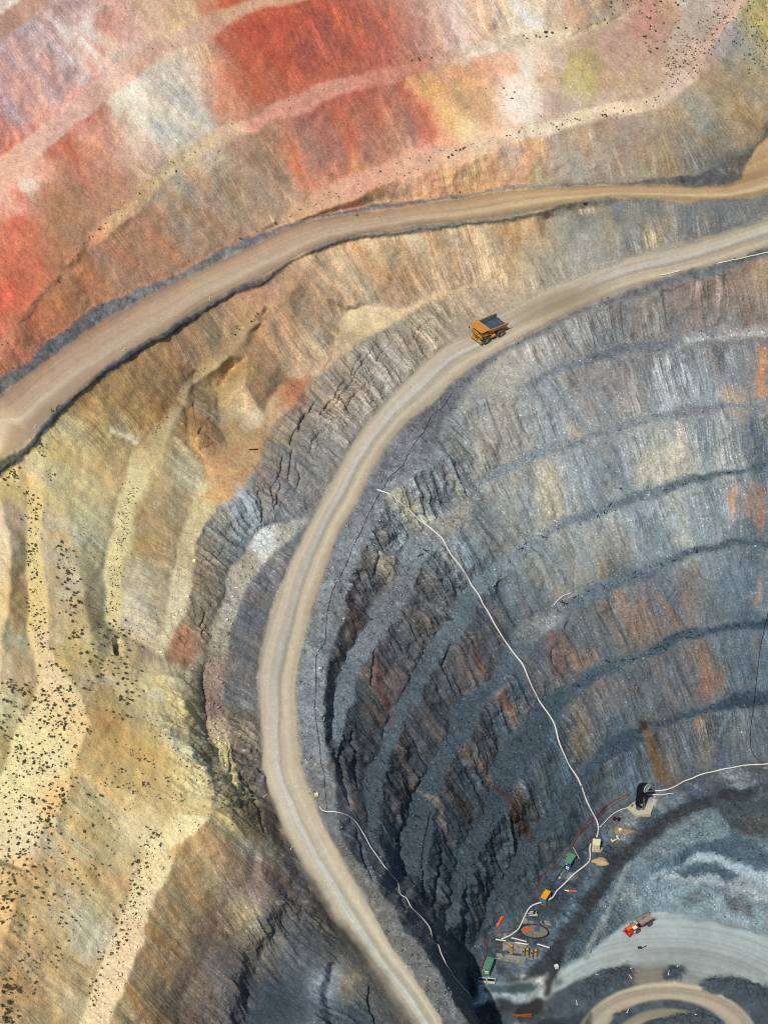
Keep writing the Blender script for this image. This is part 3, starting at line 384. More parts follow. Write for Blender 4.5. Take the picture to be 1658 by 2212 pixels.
# pit floor: pale compacted floor, tan loop of the ramp, dark windrow islands
fl = lic([noise(5)], 2)[0]
ang = np.arctan2((VV - 2270) * 1.35, UU - 1440); rad = np.hypot((VV - 2270) * 1.35, UU - 1440)
def ring(wl, n):
    g = RNG.standard_normal(600); x = np.clip((rad + 6 * np.sin(ang * 3)) / wl, 0, 590); i = x.astype(int); f = x - i; return g[i] * (1 - f) + g[i + 1] * f
arc = .05 * ring(26, 0) + .06 * ring(9, 0) + .06 * ring(4, 0)
FC = h2l('414c53') * np.exp(.13 * grit + .09 * fb1)[..., None]
sf = np.clip(1.3 * bil(blur(FLOOR.astype(float), 1), UU + fb1 * 3, VV + fb2 * 3), 0, 1)[..., None]; ALB = ALB * (1 - sf) + FC * sf
def pave(s, h, soft_=1, amt=1., wob=3., tex=1.):
    global ALB
    m = bil(blur(poly_mask(pts(s)).astype(float), soft_), UU + fb1 * wob, VV + fb2 * wob)[..., None] * amt; ALB = ALB * (1 - m) + h2l(h) * np.exp(arc * tex + .025 * grit + .04 * fb2)[..., None] * m
pave('1036,2176 1080,2158 1120,2168 1178,2163 1243,2118 1304,2093 1359,2086 1400,2096 1440,2086 1474,2084 1514,2112 1560,2104 1658,2130 1990,2200 1990,2060 1658,2022 1620,2015 1551,1990 1482,1973 1416,1970 1370,1987 1332,2011 1290,2046 1231,2084 1186,2102 1134,2114 1036,2126', '98a4a2')
pave('1366,2086 1440,2078 1446,2120 1450,2140 1376,2140', '7a7465', 3, .95); pave('1472,2078 1520,2100 1512,2146 1466,2140', '858982', 3, .9)
pave('1290,2060 1360,2030 1480,2030 1600,2060 1700,2090 1700,2120 1560,2096 1460,2072 1360,2074 1300,2088', '7c7a70', 8, .55); pave('1350,2010 1420,1985 1500,1990 1560,2010 1480,2020 1400,2025', 'a2adac', 8, .6)
band = lambda a, b, s_: (np.clip((rad - a) / s_, 0, 1) * np.clip((b - rad) / s_, 0, 1))[..., None] * (VV > 2080)[..., None]
for a, b, h, am in ((146, 206, 'a4967a', .95), (92, 128, '8c8168', .92), (58, 84, '7a7260', .8)):
    m = band(a, b, 9) * am; ALB = ALB * (1 - m) + h2l(h) * np.exp(arc * 1.5)[..., None] * m
ISL = ['1236,2160 1262,2125 1304,2100 1350,2091 1370,2096 1370,2116 1340,2128 1290,2144 1258,2170', '1438,2104 1448,2092 1470,2086 1482,2092 1472,2110 1452,2130 1438,2122', '1509,2125 1530,2112 1570,2112 1620,2122 1670,2135 1670,2170 1610,2158 1560,2142 1516,2140', '1400,2212 1440,2198 1490,2190 1540,2200 1570,2216 1480,2240 1400,2240', '1318,2190 1345,2180 1350,2192 1322,2204']
ISM = np.zeros((NR, NC))
for s in ISL: paint(s, '3c4850', 1, .95, 5); ISM = np.maximum(ISM, blur(poly_mask(pts(s)).astype(float), 4))
paint('1048,2120 1150,2118 1165,2128 1150,2142 1080,2146 1050,2150', '3c4e56', 2, .9); paint('1110,2190 1122,2172 1165,2156 1178,2166 1160,2192 1120,2204', '302e2c', 2, .95)
paint('1176,2156 1180,2120 1192,2080 1214,2050 1222,2056 1208,2090 1200,2120 1190,2152', '282828', 2, .8); paint('1206,2122 1212,2108 1220,2124 1208,2128', '404440', 1, .8)
paint('1050,2180 1090,2160 1120,2170 1105,2212 1050,2212', '34383a', 4, .8)
paint('1255,2074 1262,2065 1345,1885 1352,1862 1360,1868 1348,1892 1270,2072', '7c8684', 1, .75, 1); paint('1440,1776 1470,1760 1515,1738 1518,1746 1480,1766 1446,1786', '886c54', 2, .7)
# pads and sheets laid on the platform
paint('1300,1800 1330,1790 1346,1802 1320,1820 1296,1834', '707c80', 2, .8); paint('1396,1725 1420,1728 1416,1742 1394,1740', 'a89474', 1, .9); paint('1228,1884 1250,1890 1240,1906 1226,1898', '8c8a80', 1, .8, 1)
for q, h in [('1449,1782 1494,1752 1544,1762 1579,1807 1479,1822 1389,1882 1349,1897', '6c7a7e'), ('1529,1732 1658,1702 1700,1702 1700,1822 1658,1822 1579,1807', '40484c'), ('1600,1770 1640,1762 1670,1790 1650,1815 1606,1804', '564c42'), ('1429,1862 1529,1812 1599,1807 1658,1832 1690,1840 1690,1862 1658,1862 1529,1847 1469,1862 1419,1887', '33505f'),
             ('1474,1862 1509,1847 1569,1857 1658,1887 1690,1895 1690,1912 1658,1907 1609,1897 1549,1875 1499,1865', 'a6acac'), ('1454,1882 1494,1870 1569,1887 1589,1902 1529,1902 1469,1887', '344e5e'), ('1419,1892 1459,1887 1529,1905 1609,1912 1658,1932 1649,1942 1529,1917 1449,1902', 'a29c94'),
             ('1354,1942 1394,1912 1459,1905 1529,1922 1609,1932 1649,1962 1649,2007 1529,1977 1429,1967 1389,1962', '7c8b8e'), ('1539,1927 1609,1942 1639,1977 1569,1967', '665c5c'), ('1344,1942 1374,1917 1379,1922 1349,1957', '968c7c'), ('1480,1925 1500,1915 1520,1940 1500,1960 1470,1955', '5c666a'), ('1290,1950 1330,1905 1340,1912 1310,1965', '66747a'), ('1420,1830 1460,1826 1450,1836 1424,1842', '8c8880')]:
    paint(q, h, 1, .8, 7)
paint('1150,1945 1190,1930 1210,1900 1240,1890 1260,1900 1230,1935 1200,1975 1170,1975', '2c3036', 2, .6); paint('1186,1960 1216,1930 1222,1936 1200,1985 1180,1990', '3a3230', 1, .6); paint('1070,2086 1130,2092 1160,2100 1120,2118 1070,2116', '4c4a4c', 2, .7); paint('1100,2098 1140,2096 1150,2102 1110,2108', '74706c', 1, .5); paint('1470,1690 1560,1672 1640,1668 1640,1680 1560,1690 1500,1704', '6c6c6c', 1, .5); paint('1560,1700 1600,1690 1640,1694 1600,1706', '8c9092', 1, .5)
plat = blur(poly_mask(np.vstack([LINES['ft'][:, :2], LINES['tl'][::-1][:, :2]])).astype(float), 3); mud = np.clip((fbm(22, 4, .6) - .2) * 1.6, -1, 1.4); wear = np.clip(fbm(11, 3, .7) - .9, 0, 1.5); ALB *= (np.exp(.26 * mud * plat + .5 * wear * plat))[..., None]; ALB = ALB * (1 + plat[..., None] * np.clip(fb1, -1, 1)[..., None] * np.array([.09, 0, -.07]))
# streams, scree and stains with an outline of their own
for s, h, q, a in [('1378,1560 1400,1566 1416,1590 1432,1640 1444,1690 1414,1698 1402,1640 1392,1600', '70521f', 1, .8), ('1374,1554 1398,1564 1402,1580 1386,1578', '241e18', 1, .9), ('1056,1680 1074,1700 1098,1712 1112,1732 1140,1790 1160,1820 1150,1822 1118,1780 1096,1730 1064,1706', '4a2c1e', 1, .85),
                   ('986,1708 992,1708 1014,1766 1020,1780 1008,1776 996,1740', '4c2c1e', 1, .7), ('888,1692 900,1706 944,1722 956,1738 980,1836 974,1834 950,1760 936,1730 890,1704', '8c7458', 1, .7), ('1026,1640 1036,1650 1060,1690 1058,1704 1040,1680 1024,1650', '8c6a50', 1, .8),
                   ('830,1520 838,1520 850,1570 842,1576', '7c3c28', 2, .7), ('804,1424 812,1424 826,1480 840,1530 828,1530 812,1478', '7c3c2a', 2, .7), ('1024,1384 1034,1390 1046,1440 1050,1456 1040,1456', '883c22', 2, .75), ('1176,1370 1200,1364 1226,1470 1190,1476', '7c4a36', 5, .7),
                   ('1640,746 1652,746 1660,860 1636,862', 'c07c28', 2, .8), ('1580,1048 1588,1050 1590,1100 1580,1130', 'c88438', 2, .9), ('1634,1050 1644,1050 1652,1120 1640,1160', 'b0602a', 2, .8), ('1612,1046 1622,1046 1630,1110 1612,1120', 'a87040', 2, .6), ('1642,1240 1646,1240 1642,1300 1634,1312', 'b07848', 1, .8),
                   ('1520,1390 1530,1390 1536,1500 1512,1520 1510,1450', '8c5436', 4, .7), ('1550,1440 1558,1450 1562,1480 1548,1470', '985838', 2, .7), ('1426,1560 1460,1570 1460,1640 1446,1640', '6c5848', 5, .6), ('1230,1500 1270,1500 1268,1640 1246,1650', '7c6850', 6, .6),
                   ('1395,960 1500,950 1506,1020 1380,1050 1370,1030', 'b8a884', 3, .6), ('1174,1060 1210,1050 1216,1120 1160,1160 1150,1120', 'b8a680', 4, .55), ('1370,1080 1420,1050 1440,1060 1400,1090', '8c9494', 4, .5),
                   ('375,1372 405,1340 418,1400 408,1446 384,1440 362,1406', '8a4a3c', 3, .85), ('398,1680 418,1672 436,1690 432,1714 400,1720', 'f0e2a6', 2, .85), ('596,878 640,826 660,842 640,866 612,904', 'a05a30', 5, .7), ('505,1040 512,1036 520,1060 546,1110 552,1150 540,1140 520,1090', 'a8b8bc', 2, .7),
                   ('545,1152 590,1140 600,1150 560,1166', 'd0d4d0', 3, .8), ('752,656 790,648 840,668 800,690 740,712 738,690', 'd4be94', 3, .9), ('862,1090 890,1072 900,1100 884,1120', 'c8b468', 4, .7), ('232,918 300,948 296,956 240,930', 'e0d8c0', 1, .8), ('690,2096 724,2090 720,2140 700,2176 676,2130', 'a0a8ae', 6, .6),
                   ('734,2112 756,2106 770,2114 760,2150 740,2150', '9c8054', 2, .7), ('1030,1060 1070,1080 1010,1100', '94886c', 5, .5), ('1470,730 1590,716 1655,716 1655,722 1590,724 1470,742', 'b4aca0', 1, .6), ('1395,1220 1440,1210 1446,1216 1400,1236', '7c8488', 2, .5), ('1150,1356 1200,1330 1218,1338 1180,1364', 'a8a298', 3, .7)]:
    paint(s, h, q, a)
paint('560,1700 575,1712 610,1800 660,1880 720,1960 800,2066 880,2170 910,2220 880,2220 800,2120 700,1990 620,1880 580,1800', '50463a', 3, .7); paint('690,1935 705,1948 740,2010 790,2080 780,2086 720,2010', '30302e', 2, .8); paint('596,1790 612,1798 612,1824 596,1816', 'a08c5c', 2, .8)
lum = (ALB @ np.array([.3, .55, .15]))[..., None]; COOL = np.clip(blur(np.clip((100 - POS[..., 2]) / 40, 0, 1), 12), 0, 1)[..., None]; warm = np.clip((ALB[..., :1] - ALB[..., 2:]) / (lum + .02), 0, 1.2)
ALB = np.clip((ALB + .24 * (lum - ALB)) * (1 + WEATH[..., None] * np.array([-.05, -.04, -.08]) + COOL * (1 - .45 * warm) * (1 - .8 * FLOOR[..., None]) * np.array([-.13, .0, .05])), .006, .86)
fleck = RNG.random((NR, NC)); fl2 = bil(fleck, UU, VV); slate = np.clip((124 - POS[..., 2]) / 12, 0, 1)[..., None] * (1 - np.clip(rd * 2, 0, 1))[..., None] * (1 - FLOOR[..., None]) * np.clip((UU - 560) / 80, 0, 1)[..., None]; lm = (ALB @ np.array([.3, .55, .15]))[..., None]; ALB = ALB + .40 * slate * (1 - .7 * np.clip(warm, 0, 1)) * (lm * np.array([.76, 1.02, 1.18]) - ALB)
red_ = np.clip((ALB[..., 0] - 2.2 * ALB[..., 1]) / (ALB[..., 0] + 1e-3), 0, .5) * WEATH; ALB[..., 2] *= 1 - .42 * red_; ALB *= (1 - .18 * red_)[..., None]; ALB *= (1 + WEATH * BENCH * -.06)[..., None]; ALB[..., 2] *= 1 - .07 * WEATH * BENCH
left = blur(((UU < 470) & (VV > 950) & (VV - UU * .4 < 2400)).astype(float), 18) * np.clip((POS[..., 2] - 110) / 8, 0, 1); lm = (ALB @ np.array([.3, .55, .15]))[..., None]; ALB = ALB + .16 * left[..., None] * (lm * np.array([1.27, .96, .52]) - ALB) + .08 * left[..., None] * h2l('dcc488'); lb_ = left * (1 - .7 * BENCH); ALB = ALB * np.minimum(1 + .42 * lb_, np.maximum(.68 / (ALB.max(-1) + 1e-3), .6))[..., None] * (1 + left[..., None] * np.array([.01, .01, -.09]))  # left slopes warmed to cream clay; colour also brightened against their weak sun
low_ = np.clip((125 - POS[..., 2]) / 15, 0, 1) * (1 - np.clip(rd * 2, 0, 1))
ALB *= (1 + (.9 * (fleck > .988) + .35 * (fleck > .95) - .30 * (fleck < .06)) * (.25 + .75 * low_) * (1 - FLOOR * .9))[..., None]; paint('1443,1752 1395,1783 1325,1846 1277,1909 1231,1982 1197,2031 1160,2078 1136,2104 1172,2108 1216,2060 1246,2014 1288,1946 1336,1880 1384,1824 1440,1780 1540,1742 1640,1720 1640,1706 1534,1716', '2f3236', 1, .75, 3); paint('1255,2066 1264,2052 1300,1985 1345,1888 1352,1866 1362,1868 1350,1894 1306,1990 1268,2060', '87908c', 1, .8, 2); paint('1362,1862 1400,1826 1450,1788 1520,1752 1524,1758 1456,1796 1406,1834 1368,1870', '7c8484', 1, .55, 2)
paint('500,2000 590,1965 660,1990 740,2070 830,2180 840,2225 470,2225', '33424e', 8, .35); paint('690,2096 724,2090 720,2140 700,2176 676,2130', '98a2aa', 5, .5)
paint('1040,2128 1150,2124 1162,2132 1150,2142 1080,2146 1042,2150', '38494f', 1, .85); paint('1112,2190 1122,2172 1165,2156 1178,2166 1160,2192 1122,2202', '302e2c', 1, .9); paint('1178,2156 1182,2124 1192,2086 1206,2060 1214,2064 1206,2094 1198,2124 1190,2152', '2a2a2a', 1, .8, 2)
ALB = np.clip(ALB, .006, .86)

# ------------------------------------------------------------------ relief: gullies, joints, rubble; metres along the surface normal
def rough_field(s):
    P = []; 
    for e in s.split(): a = e.split(','); P.append([float(x) for x in a])
    P = np.array(P); us, vs = UA[::8], VA[::8]; U, V = np.meshgrid(us, vs); d = (U[..., None] - P[:, 0]) ** 2 + (V[..., None] - P[:, 1]) ** 2; wg = 1 / (d + 400) ** 1.6
    a = (wg * P[:, 2]).sum(-1) / wg.sum(-1); return pull((us, vs, a[..., None]), UU, VV)[..., 0]
RGH = rough_field("""100,100,.22 400,100,.22 700,100,.25 1000,100,.25 1250,140,.35 1400,120,.4 1600,200,.35 100,600,.2 400,400,.22 700,300,.25 1000,250,.3 1350,330,.5 200,870,.3 300,880,.3 500,720,.4 650,640,.5 800,590,.6 950,580,.7 1150,570,.7 1300,540,.5 620,840,.6 430,900,.9 480,960,.8 560,800,.5
 780,780,1.1 880,720,1.0 700,880,1.3 620,980,1.5 580,1060,1.4 660,1040,.9 120,1200,.3 250,1000,.35 200,1280,.3 340,1080,.4 300,1280,.5 440,1250,1.2 450,1400,1.5 440,1600,1.4 520,1640,1.5 540,1350,.9 530,1500,.8 500,1120,1.2 300,1650,.3 150,1800,.3 250,1900,.4 60,2100,.35 400,1950,.35 450,2080,.35 560,2080,1.4 620,2140,1.4 700,2140,1.3 600,2020,1.4 660,2080,1.4 520,2160,1.3 540,1900,.35 430,1870,.3 370,2100,.3
 1550,650,.85 1250,740,1.1 1350,680,.9 1450,670,.9 1620,640,.8 1180,780,1.1 1100,880,1.2 1000,980,1.2 900,1080,1.1 1500,800,.7 1300,850,.8 1500,960,.7 1250,1030,.8 1100,1130,.9 1500,1110,.7 1250,1220,.7 1500,1280,.8 1300,1340,.9 1500,1440,.8 1300,1530,.8 1500,1600,.8 1350,1660,.6 820,1200,1.0 760,1340,.7 940,1240,1.0 880,1380,1.0 820,1520,1.0 770,1620,.9 1050,1330,1.2 980,1470,1.3 900,1620,1.4 1090,1500,1.0 1030,1640,1.2 970,1780,1.4 950,1900,1.5 1090,1760,1.1 1050,1900,1.2 1000,2040,1.0 1160,1600,.7 1200,1700,.6 900,2060,.5 800,1860,.5 700,1700,.35 1250,2050,.4 1450,1850,.6 1550,1900,.7 1350,1950,.5 1150,2000,.35 1350,1780,.4""")
RGH *= 1
ridg = fbm(42, 5, .6, True); ridg2 = fbm(18, 4, .62, True); lump = fbm(26, 4, .55); rub = fbm(7, 3, .8)
joint, = lic([fbm(9, 2, .6, True)], 16)
steep = STEEP
hard = np.clip((RGH - .35) / .7, 0, 1)
grain = RNG.standard_normal((NR, NC)); RGH = np.where(RGH < .5, RGH * .55, RGH * 1.0 - .225 * np.clip((.9 - RGH) / .4, 0, 1)); RGH = np.minimum(RGH, 1.1); RGH = RGH * (1 + .5 * np.clip(blur(poly_mask(pts('980,640 780,740 680,830 600,910 560,1000 540,1100 570,1150 660,1110 720,1000 860,830 1000,720')).astype(float), 12), 0, 1)); hard = np.clip((RGH - .35) / .7, 0, 1)
D = .68 * steep * RGH * np.clip(.5 + .5 * patch, .5, 1.6) * (.34 * l_mid + .20 * l_fine * (1 - .5 * WEATH) + .30 * l_big * (.4 + .6 * hard) + .34 * hard * joint + .30 * hard * fbm(34, 4, .6) + .14 * lump + .12 * rub + .05 * grain)
D += (1 - steep) * (1 - rd.clip(0, 1)) * (.06 * rub + .12 * lump * np.clip(1 - BENCH, .3, 1)) 
low = np.clip((130 - POS[..., 2]) / 20, 0, 1)
D += BENCH * low * (.12 * rub + .16 * lump + .05 * grain); D += SHOULD * (.10 * rub + .14 * lump + .05 * grain); D += WIND * (.10 * rub + .16 * lump)
heap = blur(poly_mask(pts('1300,1800 1480,1735 1658,1760 1658,2000 1420,1950 1330,1990 1240,2060')).astype(float), 8); D += heap * (.12 * rub + .4 * fbm(40, 3))
D += ISM * (1.3 + .3 * rub)
RDM = np.clip(blur((M_R1 | M_R2 | FLOOR).astype(float), 2), 0, 1) * (1 - np.clip(ISM * 2, 0, 1)); D = D * (1 - RDM) + RDM * .03 * lump
D += plat * (1 - RDM) * (.10 * rub + .10 * fbm(14, 3))
# the old stope that opens in the left slope, and dark clefts
HOLE = blur(poly_mask(pts('250,1382 257,1379 263,1384 264,1400 260,1412 252,1411 250,1396')).astype(float), 1); 
cl = np.zeros((NR, NC))
def cleft(s, w_, dep):
    global cl
    p = np.array(pts(s)); p = np.c_[p]; q = []
    for a, b in zip(p[:-1], p[1:]):
        n = max(2, int(np.hypot(*(b - a)) / 2)); q += [a + (b - a) * k / n for k in range(n)]
    u = np.array(q); wob = np.cumsum(RNG.standard_normal(len(u))) * .5; wob -= np.linspace(0, wob[-1], len(u))
    for k, (x, y) in enumerate(u):
        x += wob[k]; r = w_ * (.6 + .8 * math.sin(math.pi * k / len(u))); i0, i1 = np.searchsorted(UA, [x - 3 * r, x + 3 * r]); j0, j1 = np.searchsorted(VA, [y - 3 * r, y + 3 * r])
        X, Y = np.meshgrid(UA[i0:i1], VA[j0:j1]); cl[j0:j1, i0:i1] = np.maximum(cl[j0:j1, i0:i1], dep * np.exp(-((X - x) ** 2 + (Y - y) ** 2) / (r * r)))
for s, w_, dp in [(a_, b_, c_ * (.55 if float(a_.split(',')[1].split()[0]) < 1150 else .6)) for a_, b_, c_ in [('800,760 770,800 756,830 730,860 716,890', 2.6, 1.8), ('850,735 820,770 800,800', 2, 1.4), ('680,870 660,905 640,930 628,960', 3, 2.2), ('700,930 680,950 676,980', 2.2, 1.6), ('612,985 604,1020 590,1060 586,1090', 2.4, 2), ('640,1000 650,1030 640,1060', 2, 1.6), ('560,1060 570,1100 560,1130', 2.4, 2), ('790,830 760,860 750,890', 2, 1.4), ('930,690 900,715 890,740', 1.8, 1.2), ('690,898 700,880 720,860 732,838 748,818', 2.4, 2.2), ('646,930 654,906 664,890', 3.5, 3), ('620,1036 630,1000 634,968', 2.4, 2), ('596,1090 606,1050 600,1020', 2.5, 2), ('760,812 770,780 790,762', 2, 1.6), ('700,800 720,770', 2, 1.5),
                  ('724,1620 730,1660 742,1700 756,1740', 3.5, 3), ('760,1580 770,1640 770,1700', 3, 2.5), ('770,1790 782,1830 800,1880 806,1904', 2.6, 2.4), ('820,1830 832,1860 838,1876', 2.4, 2), ('868,1760 860,1820 852,1890', 3, 2.6), ('930,1750 916,1850 912,1950', 3, 2.6), ('952,1840 944,1900 936,1990', 3.5, 3),
                  ('860,1920 872,1960 880,1982', 2.6, 2.4), ('926,1990 938,2020 944,2040', 3, 3), ('1010,1900 1004,1990 1012,2080', 2.4, 2), ('1012,2100 1022,2140 1030,2180 1044,2212', 3.2, 3.4), ('960,2056 974,2090 992,2120', 2, 1.5), ('722,1500 716,1540 718,1590', 2.2, 1.6), ('742,1600 736,1640 746,1690', 3, 2.6),
                  ('440,1450 446,1540 448,1620', 2.2, 1.4), ('494,1610 500,1660 506,1700 528,1750', 2.6, 2), ('545,1700 556,1750 572,1800', 2.2, 1.8), ('436,1370 444,1320', 2, 1.5), ('420,870 424,920', 2, 1.5), ('430,935 440,925', 3, 2), ('800,2130 806,2180 812,2212', 4, 3),
                  ('1242,1200 1240,1290', 1.5, .6), ('1440,1300 1462,1270', 1.5, .8), ('812,1240 816,1190', 3, 2), ('960,1440 978,1380', 2.5, 2), ('800,1480 812,1400', 2.5, 2), ('1195,1400 1198,1440', 2, 1.2), ('1230,1340 1222,1360', 3, 2), ('1395,1560 1370,1500 1372,1480', 1.6, 1), ('1600,1230 1612,1180', 1.6, 1)]]:
    cleft(s, w_, dp)
D = D - cl - 7 * HOLE
_, _, NB = normals(lift(blur(Z0, 2)))
POS = POS + NB * D[..., None]
ALB[:] = np.where((HOLE > .5)[..., None], h2l('3a3630'), ALB)  # hole rock darkened: shade of its depth put into the colour
_, _, NF = normals(POS)
print('DBG nz<0.02: %.4f' % (NF[60:-60, 60:-60, 2] < .02).mean())

BLK_A = np.clip(steep * (.25 + .9 * hard) + .35 * heap, 0, 1)       # how blocky the rock is
# ------------------------------------------------------------------ meshes
def dirt(name, scale, bump, speck, rough=.95):
    m = bpy.data.materials.new(name); m.use_nodes = True; t = m.node_tree; b = t.nodes['Principled BSDF']; b.inputs['Roughness'].default_value = rough; b.inputs['Specular IOR Level'].default_value = .15
    a = t.nodes.new('ShaderNodeAttribute'); a.attribute_name = 'rock'; tc = t.nodes.new('ShaderNodeTexCoord')
    n = t.nodes.new('ShaderNodeTexNoise'); n.inputs['Scale'].default_value = scale; n.inputs['Detail'].default_value = 6; n.inputs['Roughness'].default_value = .72
    n2 = t.nodes.new('ShaderNodeTexVoronoi'); n2.inputs['Scale'].default_value = scale * 1.7
    for q in (n, n2): t.links.new(tc.outputs['Object'], q.inputs['Vector'])
    mr = t.nodes.new('ShaderNodeMapRange'); mr.inputs[1].default_value = .3; mr.inputs[2].default_value = .7; mr.inputs[3].default_value = 1 - speck; mr.inputs[4].default_value = 1 + speck
    t.links.new(n.outputs['Fac'], mr.inputs[0])
    mx = t.nodes.new('ShaderNodeMix'); mx.data_type = 'RGBA'; mx.blend_type = 'MULTIPLY'; mx.inputs[0].default_value = 1
    t.links.new(a.outputs['Color'], mx.inputs[6]); t.links.new(mr.outputs[0], mx.inputs[7]); t.links.new(mx.outputs[2], b.inputs['Base Color'])
    ad = t.nodes.new('ShaderNodeMath'); ad.operation = 'MULTIPLY_ADD'; ad.inputs[1].default_value = .12; t.links.new(n2.outputs['Distance'], ad.inputs[0]); t.links.new(n.outputs['Fac'], ad.inputs[2])
    if bump > .1:                                                   # broken blocks on the bare faces
        prev = ad
        for sc_, am in ((.5, 3.2),):
            v = t.nodes.new('ShaderNodeTexVoronoi'); v.inputs['Scale'].default_value = sc_; v.inputs['Randomness'].default_value = 1; mp = t.nodes.new('ShaderNodeMapping'); mp.inputs['Scale'].default_value = (1.25, 1.25, .55); mp.inputs['Rotation'].default_value = (.3, .15, .4)
            t.links.new(tc.outputs['Object'], mp.inputs[0]); t.links.new(mp.outputs[0], v.inputs['Vector']); sp = t.nodes.new('ShaderNodeSeparateColor'); t.links.new(v.outputs['Color'], sp.inputs[0])
            m1 = t.nodes.new('ShaderNodeMath'); m1.operation = 'MULTIPLY'; t.links.new(sp.outputs[0], m1.inputs[0]); t.links.new(a.outputs['Alpha'], m1.inputs[1]); m2 = t.nodes.new('ShaderNodeMath'); m2.operation = 'MULTIPLY_ADD'; m2.inputs[1].default_value = am; t.links.new(m1.outputs[0], m2.inputs[0]); t.links.new(prev.outputs[0], m2.inputs[2]); prev = m2
        ad = prev
    bp = t.nodes.new('ShaderNodeBump'); bp.inputs['Strength'].default_value = 1; bp.inputs['Distance'].default_value = bump; t.links.new(ad.outputs[0], bp.inputs['Height']); t.links.new(bp.outputs[0], b.inputs['Normal'])
    return m
MAT_ROCK = dirt('pit rock', 1.6, .12, .30); MAT_ROAD = dirt('compacted haul road dirt', .6, .05, .07); MAT_FLOOR = dirt('pit floor gravel', .7, .06, .07)
def sheet(name, cells, mat, kind='structure'):
    j, i = np.nonzero(cells); q = np.stack([j * NC + i, (j + 1) * NC + i, (j + 1) * NC + i + 1, j * NC + i + 1], 1)
    ids, inv = np.unique(q, return_inverse=True); co = POS.reshape(-1, 3)[ids].astype(np.float32); nf = len(q)
    me = bpy.data.meshes.new(name); me.vertices.add(len(ids)); me.vertices.foreach_set('co', co.ravel()); me.loops.add(nf * 4); me.loops.foreach_set('vertex_index', inv.astype(np.int32).ravel())
    me.polygons.add(nf); me.polygons.foreach_set('loop_start', np.arange(0, nf * 4, 4, dtype=np.int32)); me.polygons.foreach_set('loop_total', np.full(nf, 4, np.int32)); me.polygons.foreach_set('use_smooth', np.ones(nf, bool))
    at = me.attributes.new('rock', 'FLOAT_COLOR', 'POINT'); c = np.ones((len(ids), 4), np.float32); c[:, :3] = ALB.reshape(-1, 3)[ids]; c[:, 3] = BLK_A.reshape(-1)[ids]; at.data.foreach_set('color', c.ravel())
    me.update(calc_edges=True); me.materials.append(mat); o = bpy.data.objects.new(name, me); COL.objects.link(o); o['kind'] = kind; return o
cell = lambda m: m[:-1, :-1]
c1m, c2m = cell(M_R1), cell(M_R2) & ~cell(M_R1); c3m = cell(FLOOR) & ~c1m & ~c2m; c4m = cell(TRK) & ~c1m & ~c2m & ~c3m
sheet('upper_haul_road', c1m, MAT_ROAD); sheet('lower_haul_road', c2m, MAT_ROAD); sheet('pit_floor', c3m, MAT_FLOOR); sheet('platform_track', c4m, MAT_FLOOR)
sheet('pit_terrain', ~(c1m | c2m | c3m | c4m), MAT_ROCK)
def gp(u, v): return Vector(bil(POS, np.array([float(u)]), np.array([float(v)]))[0])
def gn(u, v):
    n = Vector(bil(NB, np.array([float(u)]), np.array([float(v)]))[0]); n.normalize(); return n
# ------------------------------------------------------------------ builders
def hexc(h): c = h2l(h); return (c[0], c[1], c[2], 1)
MATS = {}
def pm(name, h, var=.12, rough=.6, metal=0., scale=1.5, h2=None):
    if name in MATS: return MATS[name]
    m = bpy.data.materials.new(name); m.use_nodes = True; t = m.node_tree; b = t.nodes['Principled BSDF']; b.inputs['Roughness'].default_value = rough; b.inputs['Metallic'].default_value = metal
    tc = t.nodes.new('ShaderNodeTexCoord'); n = t.nodes.new('ShaderNodeTexNoise'); n.inputs['Scale'].default_value = scale; n.inputs['Detail'].default_value = 5; t.links.new(tc.outputs['Object'], n.inputs['Vector'])
    r = t.nodes.new('ShaderNodeValToRGB'); c = np.array(hexc(h)); d = np.array(hexc(h2)) if h2 else c * np.array([1 - 2 * var] * 3 + [1])
    r.color_ramp.elements[0].position = .35; r.color_ramp.elements[1].position = .6; r.color_ramp.elements[0].color = d; r.color_ramp.elements[1].color = c
    t.links.new(n.outputs['Fac'], r.inputs[0]); t.links.new(r.outputs[0], b.inputs['Base Color']); MATS[name] = m; return m
